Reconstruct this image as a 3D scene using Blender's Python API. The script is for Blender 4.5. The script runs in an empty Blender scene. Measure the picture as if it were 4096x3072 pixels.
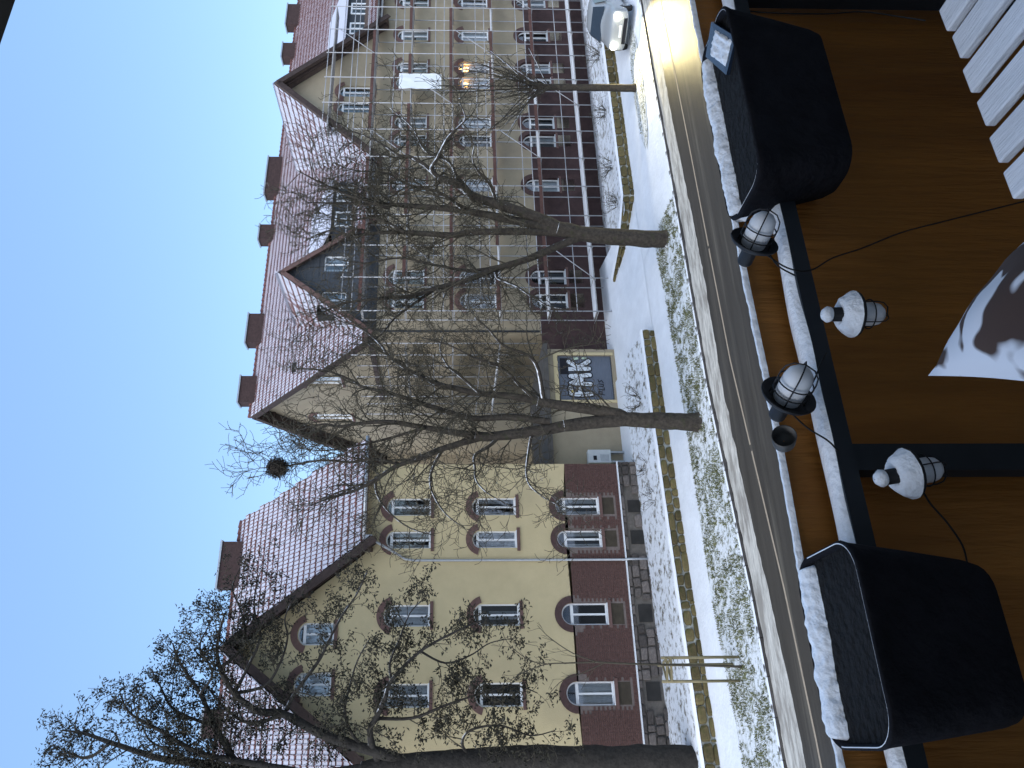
import bpy, bmesh, math, random
from mathutils import Vector, Matrix, noise, geometry
R = math.radians
scn = bpy.context.scene
col = scn.collection
rng = random.Random(7)

# ------------------------------------------------------------------ camera
FPX = 3076.0; PITCH = R(1.7); CAMZ = 8.6; CU, CV = 1536.0, 1886.0
cam_d = bpy.data.cameras.new('camera')
cam_d.sensor_fit = 'HORIZONTAL'; cam_d.sensor_width = 36.0
cam_d.lens = FPX / 4096 * 36.0
cam_d.shift_x = 162 / 4096
cam_d.clip_start = 0.02; cam_d.clip_end = 2000
cam = bpy.data.objects.new('camera', cam_d); col.objects.link(cam)
# the phone was held upright but the picture is stored lying on its side
base = Matrix(((0, 1, 0), (0, 0, -1), (-1, 0, 0)))
cam.matrix_world = Matrix.Translation((0, 0, CAMZ)) @ (Matrix.Rotation(-PITCH, 3, 'X') @ base).to_4x4()
scn.camera = cam

# ------------------------------------------------------------------ world, sun, exposure
SUN_EL, SUN_AZ = R(45), R(205)
w = bpy.data.worlds.new('World'); scn.world = w; w.use_nodes = True
nt = w.node_tree; bg = nt.nodes['Background']
sky = nt.nodes.new('ShaderNodeTexSky'); sky.sky_type = 'NISHITA'; sky.sun_disc = False
sky.sun_elevation = SUN_EL; sky.sun_rotation = SUN_AZ
sky.air_density = 1.0; sky.dust_density = 1.0; sky.ozone_density = 4.0; sky.altitude = 60
evn = nt.nodes.new('ShaderNodeMix'); evn.data_type = 'RGBA'; evn.inputs[0].default_value = .6; evn.inputs[7].default_value = (1.05, 1.80, 2.95, 1)   # flat blue mixed in to even out the sky gradient
nt.links.new(sky.outputs[0], evn.inputs[6]); nt.links.new(evn.outputs[2], bg.inputs['Color']); bg.inputs['Strength'].default_value = 0.15
sun_d = bpy.data.lights.new('sun', 'SUN'); sun_d.energy = 1.4; sun_d.angle = R(75); sun_d.color = (1.0, .97, .93)
sun = bpy.data.objects.new('sun', sun_d); col.objects.link(sun)
sdir = Vector((math.sin(SUN_AZ) * math.cos(SUN_EL), math.cos(SUN_AZ) * math.cos(SUN_EL), math.sin(SUN_EL)))
sun.rotation_euler = sdir.to_track_quat('Z', 'Y').to_euler()
scn.view_settings.view_transform = 'Standard'; scn.view_settings.look = 'None'
scn.view_settings.gamma = 1.0; scn.view_settings.exposure = 1.15
scn.view_settings.use_curve_mapping = False

# ------------------------------------------------------------------ street frame: x along the street, y towards the building, z up
ANG = R(25); CA, SA = math.cos(ANG), math.sin(ANG)
PX, PY = -3.34, 32.0
def W(p):
    return Vector((PX + p[0] * CA - p[1] * SA, PY + p[0] * SA + p[1] * CA, p[2]))
def S(p):
    a, b = p[0] - PX, p[1] - PY
    return Vector((a * CA + b * SA, -a * SA + b * CA, p[2]))
CS = S((0, 0, CAMZ))            # camera in street coordinates
def ray(u, v):
    r = (u - CU) / FPX; dn = (v - CV) / FPX
    d = Vector((r, math.cos(PITCH) - dn * math.sin(PITCH), -math.sin(PITCH) - dn * math.cos(PITCH)))
    return Vector((d.x * CA + d.y * SA, -d.x * SA + d.y * CA, d.z))
def on_y(u, v, y):
    d = ray(u, v); t = (y - CS.y) / d.y; return CS + d * t
def on_z(u, v, z):
    d = ray(u, v); t = (z - CS.z) / d.z; return CS + d * t
def at_d(u, v, dep):            # at a forward distance
    return CS + ray(u, v) * dep
def BC(x, y, z):                # balcony coordinates: relative to the viewer
    return Vector((CS.x + x, CS.y + y, CS.z + z))

# ------------------------------------------------------------------ materials
def M(name, c, rough=.85, var=.18, scale=3.0, bump=0.0, bscale=None, metal=0.0, snow=None, spec=.3, rand=0.0, c2=None, c2t=(.45, .6), coord='Object', detail=6, stretch=None):
    m = bpy.data.materials.new(name); m.use_nodes = True
    n = m.node_tree.nodes; l = m.node_tree.links; b = n['Principled BSDF']
    b.inputs['Roughness'].default_value = rough; b.inputs['Metallic'].default_value = metal
    b.inputs['Specular IOR Level'].default_value = spec
    tc = n.new('ShaderNodeTexCoord')
    nz = n.new('ShaderNodeTexNoise'); nz.inputs['Scale'].default_value = scale; nz.inputs['Detail'].default_value = detail
    nz.inputs['Roughness'].default_value = .65
    vec = tc.outputs[coord]
    if stretch:
        mpn = n.new('ShaderNodeMapping'); mpn.inputs['Scale'].default_value = stretch; l.new(vec, mpn.inputs[0]); vec = mpn.outputs[0]
    l.new(vec, nz.inputs['Vector'])
    cr = n.new('ShaderNodeValToRGB'); e = cr.color_ramp.elements
    e[0].position = .3; e[1].position = .7
    e[0].color = (*[x * (1 - var) for x in c], 1); e[1].color = (*[min(1, x * (1 + var)) for x in c], 1)
    l.new(nz.outputs['Fac'], cr.inputs['Fac']); out = cr.outputs['Color']
    if c2:
        n2 = n.new('ShaderNodeTexNoise'); n2.inputs['Scale'].default_value = scale * .37; n2.inputs['Detail'].default_value = 8
        n2.inputs['Roughness'].default_value = .7
        l.new(vec, n2.inputs['Vector'])
        mr = n.new('ShaderNodeMapRange'); mr.inputs[1].default_value, mr.inputs[2].default_value = c2t
        l.new(n2.outputs['Fac'], mr.inputs[0])
        mx = n.new('ShaderNodeMix'); mx.data_type = 'RGBA'; mx.inputs[7].default_value = (*c2, 1)
        l.new(mr.outputs[0], mx.inputs[0]); l.new(out, mx.inputs[6]); out = mx.outputs[2]
    if rand:
        oi = n.new('ShaderNodeObjectInfo'); mr = n.new('ShaderNodeMapRange')
        mr.inputs[3].default_value = 1 - rand; mr.inputs[4].default_value = 1 + rand
        l.new(oi.outputs['Random'], mr.inputs[0])
        mx = n.new('ShaderNodeMix'); mx.data_type = 'RGBA'; mx.blend_type = 'MULTIPLY'; mx.inputs[0].default_value = 1
        l.new(out, mx.inputs[6]); l.new(mr.outputs[0], mx.inputs[7]); out = mx.outputs[2]
    if snow:
        g = n.new('ShaderNodeNewGeometry'); sp = n.new('ShaderNodeSeparateXYZ'); l.new(g.outputs['Normal'], sp.inputs[0])
        n3 = n.new('ShaderNodeTexNoise'); n3.inputs['Scale'].default_value = snow[2] if len(snow) > 2 else 4; n3.inputs['Detail'].default_value = 5
        l.new(vec, n3.inputs['Vector'])
        ad = n.new('ShaderNodeMath'); ad.operation = 'MULTIPLY_ADD'; ad.inputs[1].default_value = 1.2; l.new(n3.outputs['Fac'], ad.inputs[0]); l.new(sp.outputs['Z'], ad.inputs[2])
        mr = n.new('ShaderNodeMapRange'); mr.inputs[1].default_value = snow[0] + .6; mr.inputs[2].default_value = snow[1] + .6
        l.new(ad.outputs[0], mr.inputs[0])
        mx = n.new('ShaderNodeMix'); mx.data_type = 'RGBA'; mx.inputs[7].default_value = (.82, .84, .87, 1)
        l.new(mr.outputs[0], mx.inputs[0]); l.new(out, mx.inputs[6]); out = mx.outputs[2]
    l.new(out, b.inputs['Base Color'])
    if bump:
        nb = n.new('ShaderNodeTexNoise'); nb.inputs['Scale'].default_value = bscale or scale * 4; nb.inputs['Detail'].default_value = 8
        l.new(vec, nb.inputs['Vector'])
        bp = n.new('ShaderNodeBump'); bp.inputs['Strength'].default_value = min(1, bump); bp.inputs['Distance'].default_value = .03
        l.new(nb.outputs['Fac'], bp.inputs['Height']); l.new(bp.outputs[0], b.inputs['Normal'])
    return m
def glow(name, c, s):
    m = bpy.data.materials.new(name); m.use_nodes = True; b = m.node_tree.nodes['Principled BSDF']
    b.inputs['Base Color'].default_value = (*c, 1); b.inputs['Emission Color'].default_value = (*c, 1); b.inputs['Emission Strength'].default_value = s
    return m
def glass(name, tint=(.9, .95, 1), mixv=.3):
    m = bpy.data.materials.new(name); m.use_nodes = True; n = m.node_tree.nodes; l = m.node_tree.links
    n.remove(n['Principled BSDF']); o = n['Material Output']
    t = n.new('ShaderNodeBsdfTransparent'); t.inputs[0].default_value = (*tint, 1)
    g = n.new('ShaderNodeBsdfGlossy'); g.inputs['Roughness'].default_value = .03; g.inputs['Color'].default_value = (.95, .97, 1, 1)
    fr = n.new('ShaderNodeFresnel'); fr.inputs[0].default_value = 1.5
    mx = n.new('ShaderNodeMath'); mx.operation = 'MULTIPLY_ADD'; mx.inputs[1].default_value = 1.6; mx.inputs[2].default_value = mixv * .25
    ms = n.new('ShaderNodeMixShader'); l.new(fr.outputs[0], mx.inputs[0]); l.new(mx.outputs[0], ms.inputs[0])
    l.new(t.outputs[0], ms.inputs[1]); l.new(g.outputs[0], ms.inputs[2]); l.new(ms.outputs[0], o.inputs['Surface'])
    return m
m_snow = M('snow', (.82, .84, .87), .7, .05, 2.0, .5, 9, spec=.2)
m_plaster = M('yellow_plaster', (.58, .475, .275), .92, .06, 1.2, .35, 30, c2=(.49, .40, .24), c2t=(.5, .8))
m_plaster2 = M('dim_plaster', (.33, .275, .19), .92, .12, .9, .35, 30, c2=(.26, .21, .15), c2t=(.5, .75))  # darker, browner plaster: the wing's dimmer light is put into the colour
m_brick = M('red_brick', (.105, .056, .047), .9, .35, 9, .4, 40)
m_mortar = M('brick_mortar', (.17, .135, .12), .95, .2, 8)
m_terra = M('terracotta_trim', (.145, .085, .073), .85, .15, 6, .2)
m_darkarch = M('brick_arch', (.085, .05, .045), .85, .25, 12, .4, 50)
m_stone = M('plinth_stone', (.115, .098, .088), .9, .35, 5, .6, 20, rand=.45)
m_smort = M('stone_mortar', (.13, .115, .10), .95, .2, 8, .3)
m_wmort = M('snowy_joint', (.34, .34, .30), .95, .5, 9, .5, 20)
m_wallst = M('mossy_stone', (.135, .102, .046), .95, .35, 4, .7, 18, rand=.35, c2=(.09, .08, .03))
m_tile = M('roof_tile', (.15, .068, .06), .8, .25, 6, .2, rand=.15)
m_snowc = M('near_snow', (.84, .86, .89), .75, .04, 30, .35, 70, spec=.2)
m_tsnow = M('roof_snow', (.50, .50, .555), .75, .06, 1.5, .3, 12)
m_wood = M('dark_timber', (.055, .038, .033), .85, .3, 6, .3)
m_soffit = M('soffit_boards', (.105, .075, .062), .85, .25, 5, .2)
m_slate = M('slate', (.05, .055, .062), .7, .2, 14, .3)
m_white = M('white_paint', (.78, .79, .79), .5, .03, 5)
m_glass = glass('window_glass')
m_room = M('dark_interior', (.03, .028, .026), .9, .3, 2)
m_curt = M('curtain', (.55, .54, .52), .95, .15, 9)
m_zinc = M('zinc', (.42, .43, .44), .45, .12, 6, metal=.6)
m_zincd = M('weathered_zinc', (.085, .078, .07), .8, .25, 2, .2)
m_chim = M('chimney_brick', (.06, .036, .032), .9, .3, 9, .4, 40)
m_steel = M('scaffold_steel', (.40, .40, .41), .6, .15, 8, metal=.2)
m_deck = M('scaffold_deck', (.34, .33, .32), .8, .2, 5, snow=(.55, .9, 1.5))
m_toe = M('toe_board', (.10, .05, .04), .85, .25, 4)
m_bark = M('bark', (.046, .038, .03), .95, .5, 9, 1.0, 16, snow=(.50, .70, 5.5), c2=(.04, .042, .02), c2t=(.55, .7))
m_bark0 = M('dark_bark', (.03, .026, .022), .95, .45, 8, 1.0, 14, snow=(.8, 1.0, 3))
m_twig = M('twig', (.062, .053, .037), .95, .3, 5, snow=(1.0, 1.25, 3))
m_leaf = M('dry_leaf', (.026, .023, .014), .8, .5, 2.0)
m_asph = M('wet_asphalt', (.050, .044, .037), .5, .25, 3.0, .25, 60, spec=.35, c2=(.14, .125, .10), c2t=(.54, .74), stretch=(.05, 1.6, 1))
m_slush = M('slush', (.50, .48, .43), .75, .25, 6, .9, 14, c2=(.27, .25, .22), stretch=(.3, 1.5, 1))
m_seam = M('road_seam', (.33, .27, .2), .8, .15, 6)
m_kerb = M('kerb_stone', (.075, .068, .062), .85, .25, 6, .4, snow=(.85, 1.0, 2.5), rand=.2)
m_path = M('trodden_snow', (.74, .77, .81), .7, .07, 1.2, .8, 7, c2=(.66, .69, .73), c2t=(.5, .72))
m_verge = M('snowy_grass', (.66, .69, .71), .85, .12, 16, .8, 24, c2=(.15, .155, .095), c2t=(.49, .62), detail=8)
m_garden = M('garden_snow', (.72, .75, .79), .85, .08, 9, .7, 18, c2=(.14, .125, .09), c2t=(.505, .62))
m_grass = M('grass_blade', (.12, .125, .055), .9, .4, 2)
m_rail = M('rail_steel', (.018, .022, .027), .6, .2, 8)
m_screen = M('brown_screen', (.38, .155, .028), .6, .22, 3.0, .35, 14, stretch=(4, 1, .5), c2=(.27, .10, .016), c2t=(.45, .75))
m_black = M('black_plastic', (.012, .012, .015), .85, .3, 14, .3, 40, spec=.1)
m_soil = M('soil', (.006, .005, .0045), .95, .4, 30, .8, 60)
m_lblack = M('lantern_metal', (.016, .016, .018), .55, .2, 10)
m_opal = M('frosted_globe', (.72, .73, .75), .4, .04, 5)
m_tin = M('tin', (.09, .085, .08), .5, .3, 14, metal=.5)
m_solar = M('solar_glass', (.02, .03, .05), .25, .3, 10, spec=.6)
m_slat = M('white_wood', (.70, .72, .76), .6, .10, 9, .25, 30, stretch=(9, 1, 3), rand=.06, c2=(.6, .61, .63), c2t=(.58, .7))
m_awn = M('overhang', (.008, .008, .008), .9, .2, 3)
m_house = M('house_render', (.4, .37, .33), .95, .1, 1)
m_carp = M('car_paint', (.30, .315, .32), .25, .03, 2, spec=.6)
m_cglass = M('car_glass', (.02, .025, .03), .06, .1, 2, spec=.8)
m_tyre = M('tyre', (.02, .02, .02), .9, .2, 10)
m_alu = M('wheel_rim', (.35, .36, .37), .35, .1, 8, metal=.8)
m_grey = M('cabinet_grey', (.62, .63, .62), .6, .06, 5)
m_shut = M('shutter_paint', (.125, .142, .175), .6, .12, 1.3, .1)
m_gw = M('spray_white', (.60, .63, .66), .8, .1, 5)
m_gk = M('spray_black', (.012, .012, .016), .7, .2, 5)
m_gg = M('spray_green', (.45, .55, .42), .8, .1, 5)
m_gy = M('spray_yellow', (.6, .45, .12), .8, .1, 5)
m_apron = M('pale_panel', (.33, .29, .22), .9, .12, 3)
m_oapron = M('olive_panel', (.06, .048, .034), .9, .2, 4)
m_rope = M('cable', (.012, .011, .01), .7, .1, 10)
m_nest = M('nest_sticks', (.035, .028, .022), .95, .4, 10)

# the screen is cloth that lets some light through
n_ = m_screen.node_tree.nodes; l_ = m_screen.node_tree.links; b_ = n_['Principled BSDF']
tr_ = n_.new('ShaderNodeBsdfTranslucent'); mx_ = n_.new('ShaderNodeMixShader'); mx_.inputs[0].default_value = .16
l_.new(b_.inputs['Base Color'].links[0].from_socket, tr_.inputs[0]); l_.new(b_.outputs[0], mx_.inputs[1]); l_.new(tr_.outputs[0], mx_.inputs[2]); l_.new(mx_.outputs[0], n_['Material Output'].inputs['Surface'])

# ------------------------------------------------------------------ mesh helpers
def empty(name, org):
    o = bpy.data.objects.new(name, None); col.objects.link(o)
    o.location = W(org); o.rotation_euler = (0, 0, ANG); o['_o'] = list(org); o.empty_display_size = .2
    return o
def tag(o, label=None, cat=None, group=None, kind=None):
    if label: o['label'] = label
    if cat: o['category'] = cat
    if group: o['group'] = group
    if kind: o['kind'] = kind
    return o
def thing(name, label, cat, org, group=None):
    return tag(empty(name, org), label, cat, group)
class MB:
    def __init__(s): s.v = []; s.f = []; s.m = []; s.sm = []
    def quad(s, pts, mi=0, sm=False):
        i = len(s.v); s.v += [tuple(p) for p in pts]; s.f.append(tuple(range(i, i + len(pts)))); s.m.append(mi); s.sm.append(sm)
    def faces(s, vs, fs, mi=0, sm=False):
        i = len(s.v); s.v += [tuple(p) for p in vs]
        for f in fs: s.f.append(tuple(i + k for k in f)); s.m.append(mi); s.sm.append(sm)
    def box(s, a, b, mi=0):
        x0, y0, z0 = a; x1, y1, z1 = b
        s.faces([(x0, y0, z0), (x1, y0, z0), (x1, y1, z0), (x0, y1, z0), (x0, y0, z1), (x1, y0, z1), (x1, y1, z1), (x0, y1, z1)],
                [(0, 3, 2, 1), (4, 5, 6, 7), (0, 1, 5, 4), (1, 2, 6, 5), (2, 3, 7, 6), (3, 0, 4, 7)], mi)
    def bar(s, p, q, w, h=None, mi=0, up=(0, 0, 1)):
        p = Vector(p); q = Vector(q); h = h or w; d = (q - p).normalized(); u = Vector(up)
        if abs(d.dot(u)) > .98: u = Vector((1, 0, 0))
        a = d.cross(u).normalized() * w / 2; b = a.cross(d).normalized() * h / 2
        vs = [p - a - b, p + a - b, p + a + b, p - a + b, q - a - b, q + a - b, q + a + b, q - a + b]
        s.faces(vs, [(0, 1, 2, 3), (7, 6, 5, 4), (0, 4, 5, 1), (1, 5, 6, 2), (2, 6, 7, 3), (3, 7, 4, 0)], mi)
    def tube(s, pts, rad, sides=6, mi=0, cap=True, sm=True):
        n = len(pts)
        if not hasattr(rad, '__len__'): rad = [rad] * n
        i0 = len(s.v); a = None
        for k in range(n):
            d = (pts[min(k + 1, n - 1)] - pts[max(k - 1, 0)])
            if d.length < 1e-9: d = Vector((0, 0, 1))
            d.normalize()
            if a is None: a = d.orthogonal().normalized()
            else:
                a = a - d * a.dot(d)
                a = a.normalized() if a.length > 1e-6 else d.orthogonal().normalized()
            b = d.cross(a)
            for j in range(sides):
                t = 2 * math.pi * j / sides; s.v.append(tuple(pts[k] + (a * math.cos(t) + b * math.sin(t)) * rad[k]))
        for k in range(n - 1):
            for j in range(sides):
                j2 = (j + 1) % sides
                s.f.append((i0 + k * sides + j, i0 + k * sides + j2, i0 + (k + 1) * sides + j2, i0 + (k + 1) * sides + j)); s.m.append(mi); s.sm.append(sm)
        if cap:
            s.f.append(tuple(i0 + j for j in range(sides))[::-1]); s.m.append(mi); s.sm.append(False)
            s.f.append(tuple(i0 + (n - 1) * sides + j for j in range(sides))); s.m.append(mi); s.sm.append(False)
    def lathe(s, prof, c=(0, 0, 0), sides=16, mi=0, sm=True, ax=None):
        c = Vector(c); vs = []; fs = []; q = Vector(ax).to_track_quat('Z', 'Y') if ax is not None else None
        for r, z in prof:
            for j in range(sides):
                t = 2 * math.pi * j / sides; p = Vector((r * math.cos(t), r * math.sin(t), z))
                vs.append(c + (q @ p if q else p))
        for k in range(len(prof) - 1):
            for j in range(sides):
                j2 = (j + 1) % sides; fs.append((k * sides + j, k * sides + j2, (k + 1) * sides + j2, (k + 1) * sides + j))
        s.faces(vs, fs, mi, sm)
    def mesh(s, name, mats, org=(0, 0, 0)):
        me = bpy.data.meshes.new(name)
        ox, oy, oz = org
        me.from_pydata([(x - ox, y - oy, z - oz) for x, y, z in s.v], [], s.f)
        for m in (mats if isinstance(mats, (list, tuple)) else [mats]): me.materials.append(m)
        me.polygons.foreach_set('material_index', s.m); me.polygons.foreach_set('use_smooth', s.sm)
        me.update(); return me
    def build(s, name, mats, parent=None, org=None):
        if parent is not None: org = parent['_o']
        if org is None:
            xs = [p[0] for p in s.v]; ys = [p[1] for p in s.v]; zs = [p[2] for p in s.v]
            org = ((min(xs) + max(xs)) / 2, (min(ys) + max(ys)) / 2, min(zs))
        o = bpy.data.objects.new(name, s.mesh(name, mats, org)); col.objects.link(o); o['_o'] = list(org)
        if parent is not None: o.parent = parent
        else: o.location = W(org); o.rotation_euler = (0, 0, ANG)
        return o
def link_copy(me, name, parent, mat4):
    o = bpy.data.objects.new(name, me); col.objects.link(o); o.parent = parent; o.matrix_basis = mat4; return o
def copy_tree(o, parent=None):
    c = o.copy(); col.objects.link(c); c.parent = parent
    for ch in o.children: copy_tree(ch, c)
    return c
def fix(o):   # consistent outward normals
    bm = bmesh.new(); bm.from_mesh(o.data); bmesh.ops.recalc_face_normals(bm, faces=bm.faces); bm.to_mesh(o.data); bm.free(); return o

# ------------------------------------------------------------------ the ground, the street
def interp(tab, x):
    if x <= tab[0][0]: return tab[0][1]
    for (a, b), (c, d) in zip(tab, tab[1:]):
        if x <= c: return b + (d - b) * (x - a) / (c - a)
    return tab[-1][1]
KERB = [(-60, -9.8), (-10.6, -8.9), (-7, -8.65), (0, -7.75), (9, -7.4), (15, -7.1), (60, -5.6)]
VIN = [(-60, -6.6), (-10.6, -6.0), (-6.5, -5.35), (.8, -5.2), (5, -4.9), (8.5, -4.4), (12, -4.0), (60, -2.8)]
WALL = [(-60, -5.0), (-10.6, -3.98), (-6.2, -3.6), (.8, -3.12), (4.75, -3.02), (12, -2.68), (19, -2.55), (60, -1.9)]
def strip(name, mat, xs, f0, f1, z0, z1, ny=1, amp=0, fr=1.0, kind='structure', edge=0.0):
    mb = MB(); g = []
    for x in xs:
        a, b = f0(x), f1(x)
        a += edge * noise.noise((x * 1.7, 3.1, 0)) + edge * .6 * noise.noise((x * 5.1, 8.1, 0))
        b += edge * noise.noise((x * 1.9, 7.7, 2)) + edge * .6 * noise.noise((x * 4.7, 1.1, 5))
        r = []
        for k in range(ny + 1):
            t = k / ny; y = a + (b - a) * t
            za = z0(x) if callable(z0) else z0; zb = z1(x) if callable(z1) else z1
            r.append((x, y, za + (zb - za) * t + (amp * noise.noise((x * fr, y * fr, 0)) if 0 < k < ny else 0)))
        g.append(r)
    vs = [p for r in g for p in r]; w_ = ny + 1
    fs = [(i * w_ + k, (i + 1) * w_ + k, (i + 1) * w_ + k + 1, i * w_ + k + 1) for i in range(len(g) - 1) for k in range(ny)]
    mb.faces(vs, fs, 0, True)
    o = mb.build(name, mat); tag(o, kind=kind); return o
def lin(a, b, n): return [a + (b - a) * i / n for i in range(n + 1)]
g = MB(); g.quad([(-600, -600, -.05), (600, -600, -.05), (600, 900, -.05), (-600, 900, -.05)])
tag(g.build('ground', m_garden, org=(0, 0, -.05)), kind='structure')
XS = lin(-60, 60, 240)
kf = lambda x: interp(KERB, x); vf = lambda x: interp(VIN, x); wf = lambda x: interp(WALL, x)
strip('road', m_asph, XS, lambda x: kf(x) - 13.5, kf, .0, .0)
strip('slush_bank', m_slush, lin(-30, 50, 400), lambda x: kf(x) - .95 - .12 * math.sin(x * .4), lambda x: kf(x) - .02, .004, .045, 6, .02, 5, edge=.10)
for a, b in ((-30, -3.1), (-2.9, 4.2), (4.3, 40)):
    strip('road_seam', m_seam, lin(a, b, 40), lambda x: kf(x) - 1.95, lambda x: kf(x) - 1.86, .005, .005)
strip('pavement', m_path, lin(-60, 8.2, 140), vf, lambda x: wf(x) + .25, .17, .2, 3, .03, 1.5)
strip('crossing', m_path, lin(8.2, 60, 200), lambda x: kf(x) + .13, lambda x: wf(x) + .25, .10, .2, 8, .03, 1.2)
vg = strip('verge', m_verge, lin(-60, 8.2, 280), lambda x: kf(x) + .13, vf, .10, .17, 8, .05, 2.0)
mb = MB(); isl = [(16.0 + 3.6 * math.cos(a * .105) * (1 + .12 * noise.noise((a * .4, 1, 1))), -5.15 + .75 * math.sin(a * .105) * (1 + .3 * noise.noise((a * .5, 4, 1))), .155) for a in range(60)]
mb.faces([(16.0, -5.15, .20)] + isl, [(0, i + 1, (i + 1) % 60 + 1) for i in range(60)], 0, True); tag(mb.build('grass_island', m_verge), kind='structure')
# grass blades showing through the snow on the verge: nobody could count them
mb = MB()
for i in range(26000):
    if i % 12:
        x = rng.uniform(-14, 8.2); t = rng.random(); y = kf(x) + .2 + (vf(x) - kf(x) - .25) * t
    else:
        a = rng.uniform(0, 6.28); q = rng.random() ** .5; x = 16 + 3.4 * q * math.cos(a); y = -5.15 + .7 * q * math.sin(a); t = .6
    if noise.noise((x * .9, y * .9, 3)) + .8 * noise.noise((x * 3, y * 3, 1)) < -.15: continue
    z = .10 + .07 * t; h = rng.uniform(.03, .09); a = rng.uniform(0, 6.28); dx, dy = .02 * math.cos(a), .02 * math.sin(a)
    lx, ly = rng.gauss(0, .05), rng.gauss(0, .05)
    mb.faces([(x - dx, y - dy, z - .01), (x + dx, y + dy, z - .01), (x + lx, y + ly, z + h)], [(0, 1, 2)])
tag(mb.build('verge_grass', m_grass), 'short winter grass poking through the snow on the verge', 'grass', kind='stuff')
# kerb stones
kb = strip('kerb', m_kerb, XS, lambda x: kf(x) + .01, lambda x: kf(x) + .12, -.02, .095)
kme = MB(); kme.box((0, 0, 0), (.985, .13, .15)); kme = kme.mesh('kerb_stone', m_kerb)
for i in range(52):
    x = -14 + i; a, b = kf(x), kf(x + 1)
    link_copy(kme, 'kerb_stone', kb, Matrix.Translation(Vector((x, a, -.02 + rng.uniform(-.006, .006))) - Vector(kb['_o'])) @ Matrix.Rotation(math.atan2(b - a, 1), 4, 'Z'))
# gardens behind the low walls, driveway between them
strip('garden', m_garden, lin(-60, 4.75, 130), lambda x: wf(x) + .2, lambda x: .1, .66, lambda x: .66 + .2 * max(0, min(1, (x + 8) / 8)), 10, .06, 1.3)
strip('garden', m_garden, lin(11.2, 60, 130), lambda x: wf(x) + .2, lambda x: 3.1, .66, .35, 10, .06, 1.3)
strip('driveway', m_path, lin(4.6, 11.6, 40), lambda x: wf(x) + .1, lambda x: 3.2, .21, .82, 8, .02, 1.2)
strip('yard', m_path, lin(-.2, 4.7, 20), lambda x: -.3, lambda x: 2.3, .72, .80, 2, .01)

# ------------------------------------------------------------------ stones for low walls and plinths (shared meshes)
def stone_mesh(i, mat, rounded=.16):
    r = random.Random(100 + i); bm = bmesh.new(); bmesh.ops.create_cube(bm, size=1)
    for v in bm.verts: v.co += Vector((r.uniform(-.12, .06) * (1 if v.co.x > 0 else -1), r.uniform(-.12, .08), r.uniform(-.14, .06) * (1 if v.co.z > 0 else -1)))
    bmesh.ops.bevel(bm, geom=bm.edges[:], offset=rounded * .7, segments=1, affect='EDGES')
    me = bpy.data.meshes.new('stone'); bm.to_mesh(me); bm.free(); me.materials.append(mat); return me
ST_P = [stone_mesh(i, m_stone) for i in range(8)]
ST_W = [stone_mesh(i + 20, m_wallst, .24) for i in range(8)]
def stones(parent, pos, x0, x1, z0, z1, meshes, lmin, lmax, hmin, hmax, depth, skip=None, seed=1, gap=.02):
    """pos(x) -> (point on the wall's outer face, yaw)"""
    r = random.Random(seed); z = z0; n = 0; o0 = Vector(parent['_o'])
    while z < z1 - .05:
        h = min(r.uniform(hmin, hmax), z1 - z)
        if z1 - z - h < hmin * .6: h = z1 - z
        x = x0 + r.uniform(-lmax, 0)
        while x < x1:
            l = r.uniform(lmin, lmax); a, b = max(x, x0), min(x + l, x1)
            if b - a > .06 and not (skip and skip((a + b) / 2, z + h / 2, b - a, h)):
                p, yaw = pos((a + b) / 2)
                m4 = Matrix.Translation(Vector((p[0], p[1] + depth * .32 + r.uniform(-.015, .02), z + h / 2)) - o0) @ Matrix.Rotation(yaw, 4, 'Z') @ Matrix.Diagonal((b - a - gap, depth, h - gap, 1))
                link_copy(meshes[r.randrange(8)], 'stone', parent, m4); n += 1
            x += l
        z += h
    return n
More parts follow.
